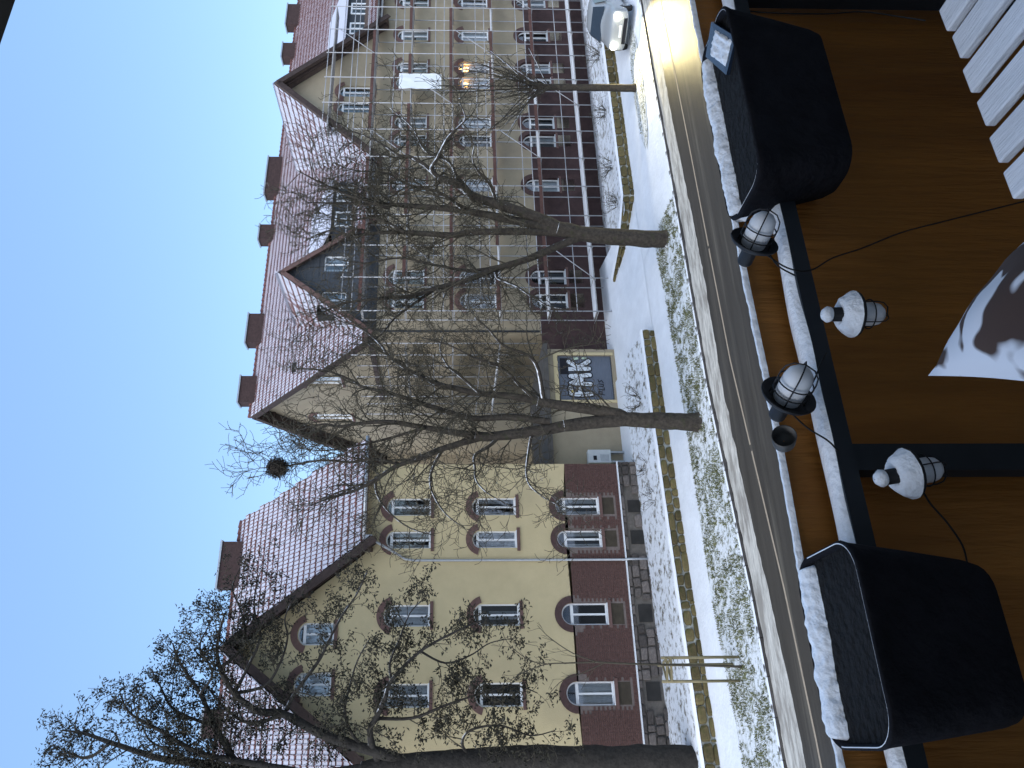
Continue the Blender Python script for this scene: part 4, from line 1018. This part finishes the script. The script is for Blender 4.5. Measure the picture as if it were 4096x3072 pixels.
# bare shrubs in the gardens
def shrub(x, y, z, h, n, sd, label):
    T = Tree(sd); cf = dict(step=[.12, .1], rad=[.012, .008], rmin=.006, curl=.16, bend=.8, trop=[.4, .2], dens=[5, 5], len=[(h * .6, h), (.2, .45)], ang=(20, 60), lift=.1)
    for i in range(n):
        a = T.r.uniform(0, 6.28); T.branch(Vector((x + .2 * math.cos(a), y + .15 * math.sin(a), z - .03)), Vector((math.cos(a) * .7, math.sin(a) * .7, 1)), T.r.uniform(h * .6, h), .012, 0, cf)
    t = thing('shrub', label, 'shrub', (x, y, z), 'bare garden shrubs'); T.tw.build('stems', m_twig, t)
shrub(2.2, -1.6, .7, 1.0, 16, 61, 'bare shrub at the corner of the garden beside the driveway')
shrub(-.6, -1.3, .7, .6, 14, 62, 'low bare shrub below the grey heat pump cabinet')
shrub(-2.0, -1.9, .7, .55, 14, 63, 'low bare shrub before the second cellar window')
shrub(12.6, -1.2, .66, .9, 18, 64, 'bare shrub behind the curve of the dark wall')
shrub(15.2, -.8, .6, 1.0, 20, 65, 'bare shrub under the scaffolding near the slim tree')
shrub(18.6, -.8, .6, 1.1, 20, 66, 'spindly bare shrub under the scaffolding left of the car')
shrub(22.5, -.9, .6, 1.2, 22, 67, 'tall bare shrub behind the car by the scaffolding')

# ------------------------------------------------------------------ the car with its headlights on
hl, hr = on_z(2884, 2443, 1.08), on_z(3020, 2460, 1.08)
ctr = (hl + hr) / 2; dirv = (hr - hl); yaw = math.atan2(dirv.y, dirv.x)       # local x: across (left lamp -> right lamp), local y: backwards from the nose
CAR = bpy.data.objects.new('parked_car', None); col.objects.link(CAR); tag(CAR, 'pale silver hatchback with its headlights on, pulling out across the pavement at the right', 'car')
CAR.location = W((ctr.x, ctr.y, .2)); CAR.rotation_euler = (0, 0, ANG + yaw); CAR['_o'] = [0, 0, 0]
st = [(-.18, .78, .26, .62, .86), (-.12, .88, .22, .76, .98), (.12, .93, .20, .95, 1.07), (.7, .95, .20, 1.0, 1.13), (1.0, .95, .20, 1.02, 1.18), (1.7, .95, .20, 1.03, 1.6), (2.3, .95, .20, 1.04, 1.68), (3.3, .94, .2, 1.05, 1.64), (4.0, .92, .24, 1.07, 1.25), (4.2, .86, .3, 1.0, 1.1)]
vs = []; 
for y, hw, zb, zs, zt in st:
    rw = hw * (.92 if zt < 1.1 else .70)
    pr = [(hw * .75, zb), (hw, zb + .12), (hw * 1.0, (zb + zs) / 2), (hw * .97, zs), (rw, zt - .06), (rw * .8, zt), (0, zt + .02)]
    vs += [(-a, y, z) for a, z in pr] + [(a, y, z) for a, z in pr[-2::-1]]
nP = 13; fs = [(i * nP + k, i * nP + k + 1, (i + 1) * nP + k + 1, (i + 1) * nP + k) for i in range(len(st) - 1) for k in range(nP - 1)]
fs += [tuple(range(nP))[::-1], tuple((len(st) - 1) * nP + k for k in range(nP))] + [((i + 1) * nP, (i + 1) * nP + nP - 1, i * nP + nP - 1, i * nP) for i in range(len(st) - 1)]
mb = MB(); mb.faces(vs, fs, 0, True); body = mb.build('body', m_carp, CAR); fix(body)
md = body.modifiers.new('bevel', 'SUBSURF'); md.levels = 1; md.render_levels = 2
def cpart(name, mat, f, par=CAR): mb = MB(); f(mb); return mb.build(name, mat, par)
cpart('windscreen', m_cglass, lambda m: m.quad([(-.78, 1.0, 1.21), (.78, 1.0, 1.21), (.6, 1.66, 1.62), (-.6, 1.66, 1.62)]))
for s in (-1, 1):
    cpart('side_window', m_cglass, lambda m: m.quad([(s * .94, 1.35, 1.1), (s * .94, 3.4, 1.1), (s * .74, 3.2, 1.54), (s * .725, 1.85, 1.54)]))
    cpart('mirror', m_carp, lambda m: m.lathe([(.01, -.09), (.09, -.05), (.1, .05), (.01, .09)], (s * 1.06, 1.35, 1.12), 10))
head = glow('headlight_lens', (1.0, .97, .86), 9)
for s in (-1, 1):
    o = cpart('headlight', head, lambda m: m.lathe([(.0, .06), (.09, .045), (.14, 0), (.12, -.06)], (s * .68, -.27, .82), 14, ax=(s * .3, -1, .25)))
    ld = bpy.data.lights.new('headlight_beam', 'SPOT'); ld.energy = 950; ld.spot_size = R(90); ld.spot_blend = .9; ld.color = (1.0, .84, .42); ld.shadow_soft_size = .06
    lo = bpy.data.objects.new('headlight_beam', ld); col.objects.link(lo); lo.parent = CAR; lo.location = (s * .70, -.40, .87)
    lo.rotation_euler = Vector((.02, 1, .05)).to_track_quat('Z', 'Y').to_euler()
cpart('grille', m_gk, lambda m: m.box((-.55, -.20, .30), (.55, -.10, .46)))
cpart('fog_lamp', m_gk, lambda m: m.box((.58, -.15, .38), (.72, -.06, .44)))
cpart('fog_lamp', m_gk, lambda m: m.box((-.72, -.15, .38), (-.58, -.06, .44)))
cpart('number_plate', m_white, lambda m: m.box((-.26, -.215, .52), (.26, -.17, .63)))
for s in (-1, 1):
    for y in (.55, 3.15):
        wl = cpart('wheel', m_tyre, lambda m: m.lathe([(.2, -.1), (.29, -.1), (.32, -.06), (.32, .06), (.29, .1), (.2, .1)], (s * .84, y, .31), 20, ax=(1, 0, 0)))
        cpart('rim', m_alu, lambda m: m.lathe([(.0, .05 * s), (.06, .07 * s), (.18, .04 * s), (.2, .1 * s)], (s * .86, y, .31), 16, ax=(1, 0, 0)), wl)

# ------------------------------------------------------------------ the viewer's own balcony
RYB = 1.302
m_slab = M('balcony_concrete', (.25, .24, .23), .9, .15, 4)
def sbox(name, mat, a, b): mb = MB(); mb.box(BC(*a), BC(*b)); o = mb.build(name, mat); tag(o, kind='structure'); return o
sbox('balcony_floor', m_slab, (-4, -.4, -1.85), (6, 1.42, -1.65))
sbox('house_wall', m_house, (-8, -.75, -8.6), (10, -.4, 4.5))
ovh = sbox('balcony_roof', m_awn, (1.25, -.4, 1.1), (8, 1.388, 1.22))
# privacy screen with a thin line of snow on its edge
t = thing('privacy_screen', 'brown orange privacy screen along the balcony railing', 'screen', BC(1, RYB, -1.6))
mb = MB(); n = 120
for i in range(n):
    xa, xb = -1.5 + 5 * i / n, -1.5 + 5 * (i + 1) / n; w_ = lambda x: RYB + .004 * math.sin(x * 9) + .002 * math.sin(x * 31)
    for y_, sgn in ((0, 1), (.006, -1)):
        pts = [BC(xa, w_(xa) + y_, -1.6), BC(xb, w_(xb) + y_, -1.6), BC(xb, w_(xb) + y_, -.603), BC(xa, w_(xa) + y_, -.603)]; mb.quad(pts[::sgn], 0, True)
mb.build('panel', m_screen, t)
mb = MB(); n = 600; rows = []
for i in range(n + 1):
    x = -1.5 + 5 * i / n; h = .0045 + .003 * noise.noise((x * 20, 0, 0)) + .002 * noise.noise((x * 70, 1, 0)); y0 = RYB + .004 * math.sin(x * 9)
    rows.append([BC(x, y0 - .004 + .001 * noise.noise((x * 60, 3, 0)), -.606), BC(x, y0 - .002, -.6 + h * .7), BC(x, y0 + .004, -.6 + h), BC(x, y0 + .011, -.606)])
mb.faces([p for r_ in rows for p in r_], [(i * 4 + k, (i + 1) * 4 + k, (i + 1) * 4 + k + 1, i * 4 + k + 1) for i in range(n) for k in range(3)], 0, True)
mb.build('snow_line', m_snowc, t)
# railing
t = thing('railing', 'dark steel balcony railing carrying a band of snow', 'railing', BC(1, 1.27, -1.65))
mb = MB(); mb.box(BC(-1.5, 1.235, -.70), BC(3.5, 1.28, -.668)); mb.build('rail', m_rail, t)
for xp in (-.55, on_y(1244, 3700, CS.y + 1.24).x - CS.x, 1.62, 2.7):
    mb = MB(); mb.box(BC(xp - .024, 1.238, -1.65), BC(xp + .024, 1.278, -.70)); mb.build('post', m_rail, t)
mb = MB(); n = 260; rows = []
for i in range(n + 1):
    x = -1.5 + 5 * i / n; wv = .5 + .5 * noise.noise((x * 5, 0, 0)); h = .010 + .006 * noise.noise((x * 6, 2, 0)); ye = 1.237 + .010 * noise.noise((x * 7, 9, 0)); yf = 1.283 + .016 * (wv - .5)
    rows.append([BC(x, ye, -.668), BC(x, ye + .006, -.668 + h * .8), BC(x, 1.262, -.668 + h), BC(x, yf - .004, -.668 + h * .7), BC(x, yf, -.668)])
mb.faces([p for r_ in rows for p in r_], [(i * 5 + k, (i + 1) * 5 + k, (i + 1) * 5 + k + 1, i * 5 + k + 1) for i in range(n) for k in range(4)], 0, True)
mb.build('snow', m_snowc, t)
# planters straddling the railing
def rloop(cx, cy, z, hx, hy, rad, n=6):
    out = []
    for sx, sy, a0 in ((1, 1, 0), (-1, 1, 90), (-1, -1, 180), (1, -1, 270)):
        for k in range(n + 1):
            a = R(a0 + 90 * k / n); out.append((cx + sx * (hx - rad) + rad * math.cos(a), cy + sy * (hy - rad) + rad * math.sin(a), z))
    return out
def planter(label, x0, x1, ztop, h, seed, y0=1.06, y1=1.40):
    cx, hx = (x0 + x1) / 2, (x1 - x0) / 2; cy, hy = (y0 + y1) / 2, (y1 - y0) / 2
    t = thing('planter', label, 'planter', BC(cx, cy, ztop - h), 'black planters straddling the railing')
    lv = [(0, .80, .76), (.02, .84, .80), (h * .5, .92, .9), (h - .012, 1.0, 1.0), (h, 1.02, 1.03), (h + .004, 1.0, 1.0), (h - .004, .965, .96), (h - .03, .94, .93)]
    mb = MB(); rows = [[BC(*p) for p in rloop(cx, cy, ztop - h + a, hx * b, hy * c, .05)] for a, b, c in lv]; m_ = len(rows[0])
    mb.faces([p for r_ in rows for p in r_], [(i * m_ + k, i * m_ + (k + 1) % m_, (i + 1) * m_ + (k + 1) % m_, (i + 1) * m_ + k) for i in range(len(rows) - 1) for k in range(m_)], 0, True)
    mb.quad(rows[0][::-1]); mb.build('pot', m_black, t)
    mb = MB(); mb.quad([BC(*p) for p in rloop(cx, cy, ztop - .010, hx * .955, hy * .935, .045)]); mb.build('soil', m_soil, t)
    # snow lying on the outer half, ragged towards the house
    mb = MB(); nx, ny = 130, 26; vs = []
    for j in range(ny + 1):
        for i in range(nx + 1):
            fx = -1 + 2 * i / nx; e = .965 * hx; x = cx + fx * e
            yf = cy + hy * 1.05 * (1 - .15 * abs(fx) ** 8); yn = cy + hy * (.48 + .14 * noise.noise((x * 9, seed, 0)) + .10 * noise.noise((x * 40, seed, 1)) + .10 * noise.noise((x * 130, seed, 1)))
            t_ = j / ny; ys = cy + hy * .48; y = ys + (yf - ys) * t_ + (yn - ys) * (1 - t_) ** 12; dome = math.sin(math.pi * min(1, t_ * .8 + .0)) ** .6 if t_ > 0 else 0
            ed = min(1, (1 - abs(fx)) * 14)
            z = ztop - .026 + (.034 * dome + .004 * noise.noise((x * 22, y * 22, seed)) + .003 * noise.noise((x * 80, y * 80, seed))) * ed * (1 if t_ > 0 else 0)
            if j == ny: z = ztop - .006
            vs.append(BC(x, y, z))
    mb.faces(vs, [(j * (nx + 1) + i, j * (nx + 1) + i + 1, (j + 1) * (nx + 1) + i + 1, (j + 1) * (nx + 1) + i) for j in range(ny) for i in range(nx)], 0, True)
    mb.build('snow', m_snowc, t)
    # rime along the near rim
    lp = [Vector(BC(*p)) for p in rloop(cx, cy, ztop + .003, hx * .99, hy * .995, .05, 10)]
    k0 = len(lp) // 2; seg = lp[k0 - 2:] + lp[:1]
    mb = MB(); mb.tube(seg,   .0009 if seed == 1 else .0004, 5); mb.build('frosted_rim', m_snowc, t)
    return t
planter('long black planter with a thick snow bank, at the left end of the railing', -.015, .268, -.590, .21, 1, 1.10, 1.297)
planter('black planter with a small solar panel, at the right on the railing', .965, 1.435, -.590, .20, 2, 1.125, 1.30)
# solar panel
t = thing('solar_panel', 'small dark solar panel dusted with snow on the right planter', 'solar panel', at_d(2880, 2880, 1.66))
c = [at_d(2998, 2862, 1.70), at_d(2800, 2825, 1.72), at_d(2775, 2908, 1.60), at_d(2860, 2945, 1.58)]
c = [at_d(2985, 2845, 1.70), at_d(2845, 2822, 1.74), at_d(2772, 2905, 1.64), at_d(2925, 2942, 1.60)]
nrm = (c[1] - c[0]).cross(c[3] - c[0]).normalized()
if nrm.z < 0: nrm = -nrm
mb = MB(); lo = [p - nrm * .008 for p in c]; mb.quad(c); mb.quad(lo[::-1])
for i in range(4): mb.quad([c[i], lo[i], lo[(i + 1) % 4], c[(i + 1) % 4]])
mb.build('cell_plate', m_solar, t)
mb = MB(); nx = 14; vs = []
for j in range(nx + 1):
    for i in range(nx + 1):
        a, b = .12 + .72 * i / nx, .22 + .7 * j / nx; a += .05 * noise.noise((i * .6, j * .6, 1)); p = c[0].lerp(c[1], a).lerp(c[3].lerp(c[2], a), b)
        inn = min(i, j, nx - i, nx - j) > 0; vs.append(p + nrm * (.0012 + (.0035 + .006 * noise.noise((i * .45, j * .45, 5)) if inn else -.003)))
mb.faces(vs, [(j * (nx + 1) + i, j * (nx + 1) + i + 1, (j + 1) * (nx + 1) + i + 1, (j + 1) * (nx + 1) + i) for j in range(nx) for i in range(nx)], 0, True)
mb.build('snow', m_snowc, t)
mb = MB(); pc = (c[0] + c[1] + c[2] + c[3]) / 4; mb.tube([pc - nrm * .01, pc - nrm * .02 + Vector((0, 0, -.10))], .006, 6); mb.build('spike', m_lblack, t)
# ship lanterns: cap, shade, globe, wire cage
def lantern(label, pos, axis, snow, scale=1.0):
    t = tag(bpy.data.objects.new('ship_lantern', None), label, 'lantern', 'string of small ship lanterns'); col.objects.link(t); t['_o'] = [0, 0, 0]
    q = (-W(Vector(axis)) + W((0, 0, 0))).to_track_quat('Z', 'Y')
    t.location = W(pos); t.rotation_mode = 'QUATERNION'; t.rotation_quaternion = q; t.scale = (scale,) * 3
    mb = MB(); mb.lathe([(.002, .040), (.010, .039), (.013, .034), (.013, .010), (.018, .006), (.019, 0)], sides=16); mb.build('cap', m_lblack, t)
    mb = MB(); mb.lathe([(.012, .008), (.026, .005), (.038, -.002), (.042, -.008), (.041, -.010), (.036, -.005), (.022, .0), (.012, .002)], sides=24); mb.build('shade', m_lblack, t)
    mb = MB(); mb.lathe([(.020, .0), (.0215, -.012), (.0215, -.040), (.019, -.051), (.012, -.059), (.001, -.062)], sides=20); mb.build('globe', m_opal, t)
    mb = MB()
    for z in (-.016, -.034): mb.tube([Vector((.0265 * math.cos(k * .2618), .0265 * math.sin(k * .2618), z)) for k in range(25)], .0012, 5, 0, False)
    for k in range(4):
        a = k * math.pi / 2 + .5; ca, sa = math.cos(a), math.sin(a)
        mb.tube([Vector((r_ * ca, r_ * sa, z)) for r_, z in ((.0265, 0), (.0265, -.042), (.024, -.054), (.015, -.064), (.0, -.068))], .0012, 5, 0, False)
    mb.build('cage', m_lblack, t)
    if snow:
        mb = MB(); vs = []; n, m_ = 24, 7
        for j in range(m_ + 1):
            for k in range(n):
                a = 6.2832 * k / n; rr = .013 + (.030 + .003 * noise.noise((math.cos(a) * 2, math.sin(a) * 2, 4))) * j / m_
                vs.append((rr * math.cos(a), rr * math.sin(a), .012 - .016 * (j / m_) ** 1.5 + (.011 * math.sin(math.pi * (.15 + .85 * j / m_)) + .004 * noise.noise((math.cos(a) * 3 * rr / .04, math.sin(a) * 3 * rr / .04, 2 + j))) * (j < m_)))
        mb.faces(vs, [(j * n + k, j * n + (k + 1) % n, (j + 1) * n + (k + 1) % n, (j + 1) * n + k) for j in range(m_) for k in range(n)], 0, True)
        mb.lathe([(.001, .052), (.009, .050), (.015, .042), (.014, .037), (.0128, .035)], sides=14); mb.build('snow', m_snowc, t)
    return t
lantern('caged lantern lying tilted against the screen, next to the right planter', on_y(2092, 3010, CS.y + 1.225), (.40, -.92, -.16), False, 1.13)
lantern('caged lantern lying tilted on the screen edge, beside the small tin cup', on_y(1475, 3145, CS.y + 1.225), (.40, -.92, -.14), False, 1.17)
lantern('snow-capped caged lantern hanging below the rail, right of the steel post', on_y(1815, 3400, CS.y + 1.19), (.0, -.02, -1), True)
lantern('snow-capped caged lantern hanging askew in front of the steel post', on_y(1176, 3620, CS.y + 1.17), (.16, -.06, -1), True, .98)
# little tin cup clipped on the edge of the screen
p = on_y(1302, 3135, CS.y + 1.255); t = thing('tin_cup', 'small dark tin cup clipped on the edge of the screen', 'cup', p)
mb = MB(); mb.lathe([(.019, 0), (.021, .028), (.0195, .028), (.0175, .006), (.001, .005)], p, 18, ax=(.1, -1, .35)); mb.build('cup', m_tin, t)
# cables
def cable(label, uv, yy, r_=.0016):
    pts = smooth([on_y(u, v, CS.y + y) for (u, v), y in zip(uv, yy)], 5); mb = MB(); mb.tube(pts, r_, 5); tag(mb.build('cable', m_rope), label, 'cable', 'lantern cables')
cable('thin cable running from the right lantern down across the brown screen', [(2060, 3055), (2000, 3150), (1990, 3240), (2040, 3330), (2080, 3450), (2140, 3600), (2180, 3750), (2230, 3950), (2270, 4110)], [1.22, 1.2, 1.22, 1.22, 1.24, 1.24, 1.24, 1.24, 1.24])
cable('thin cable looping from the upper lantern over the snowy rail', [(2070, 3070), (2010, 3110), (1970, 3180)], [1.22, 1.2, 1.22])
cable('thin cable between the tilted middle lantern and the snow band', [(1420, 3165), (1360, 3230), (1310, 3310), (1270, 3350)], [1.24, 1.21, 1.21, 1.23])
cable('short cable rising from the middle lantern over the rail', [(1500, 3225), (1560, 3260), (1610, 3280), (1660, 3305)], [1.2, 1.2, 1.21, 1.22])
cable('thin cable from the askew lantern down to the left planter', [(1130, 3680), (1060, 3720), (980, 3790), (890, 3850), (815, 3870)], [1.2, 1.22, 1.22, 1.2, 1.15])
cable('thin cable running from behind the right planter to the slatted table', [(3030, 2980), (3020, 3100), (3017, 3300), (3025, 3450), (3005, 3600), (2990, 3700)], [1.25, 1.22, 1.2, 1.18, 1.1, 1.0])
# white slatted table
t = thing('slatted_table', 'white slatted wooden balcony table in the lower right corner', 'table', BC(1.3, .6, -1.65))
for i in range(12):
    x = .775 + i * .076 + .002 * math.sin(i * 5); y1 = .965 + .005 * math.sin(i * 3)
    mb = MB(); mb.box(BC(x, -.2, -.918), BC(x + .054, y1, -.9)); o = mb.build('slat', m_slat, t)
    b = o.modifiers.new('bevel', 'BEVEL'); b.width = .003; b.segments = 2
for y in (.12, .78): mb = MB(); mb.box(BC(.80, y, -.955), BC(1.68, y + .04, -.9185)); mb.build('batten', m_slat, t)
for x in (.86, 1.6):
    for y in (-.1, .74): mb = MB(); mb.box(BC(x, y, -1.65), BC(x + .035, y + .035, -.956)); mb.build('leg', m_slat, t)
# cushion with pale and brown patches
m_cush = bpy.data.materials.new('patchwork_cloth'); m_cush.use_nodes = True
n_ = m_cush.node_tree.nodes; l_ = m_cush.node_tree.links; b_ = n_['Principled BSDF']; b_.inputs['Roughness'].default_value = .95
tc = n_.new('ShaderNodeTexCoord'); mp = n_.new('ShaderNodeMapping'); mp.inputs['Scale'].default_value = (14, 14, 14); mp.inputs['Location'].default_value = (.3, .7, .15)
nz = n_.new('ShaderNodeTexNoise'); nz.inputs['Scale'].default_value = .9; nz.inputs['Detail'].default_value = 1.5
cr = n_.new('ShaderNodeValToRGB'); e = cr.color_ramp.elements; e[0].position = .45; e[0].color = (.06, .032, .022, 1); e[1].position = .48; e[1].color = (.66, .65, .67, 1)
l_.new(tc.outputs['Object'], mp.inputs[0]); l_.new(mp.outputs[0], nz.inputs['Vector']); l_.new(nz.outputs['Fac'], cr.inputs[0]); l_.new(cr.outputs[0], b_.inputs['Base Color'])
cc = [at_d(1569, 3712, 1.05), at_d(2160, 4150, .95), at_d(2050, 4900, .62), at_d(1480, 4500, .70)]
N = 18; vs = []; nrm = (cc[1] - cc[0]).cross(cc[3] - cc[0]).normalized()
if nrm.y > 0: nrm = -nrm
def cpt(a, b, s):
    p = cc[0].lerp(cc[1], a).lerp(cc[3].lerp(cc[2], a), b); f = (16 * a * (1 - a) * b * (1 - b)) ** .5
    pin = .02 * (1 - f); ctr_ = (cc[0] + cc[2]) / 2
    return p + nrm * (s * .05 * f + .012 * noise.noise((a * 4, b * 4, 1)) * f) + (ctr_ - p) * (.10 * (4 * a * (1 - a) * (abs(b - .5) * 2) ** 2 + 4 * b * (1 - b) * (abs(a - .5) * 2) ** 2))
mb = MB()
for s in (1, -1):
    g_ = [cpt(i / N, j / N, s) for j in range(N + 1) for i in range(N + 1)]
    mb.faces(g_, [(j * (N + 1) + i, j * (N + 1) + i + 1, (j + 1) * (N + 1) + i + 1, (j + 1) * (N + 1) + i)[::s] for j in range(N) for i in range(N)], 0, True)
tag(mb.build('cushion', m_cush), 'cushion with pale and dark brown patches, its corner poking up near the viewer', 'cushion')
for o in list(bpy.data.objects):
    if '_o' in o: del o['_o']
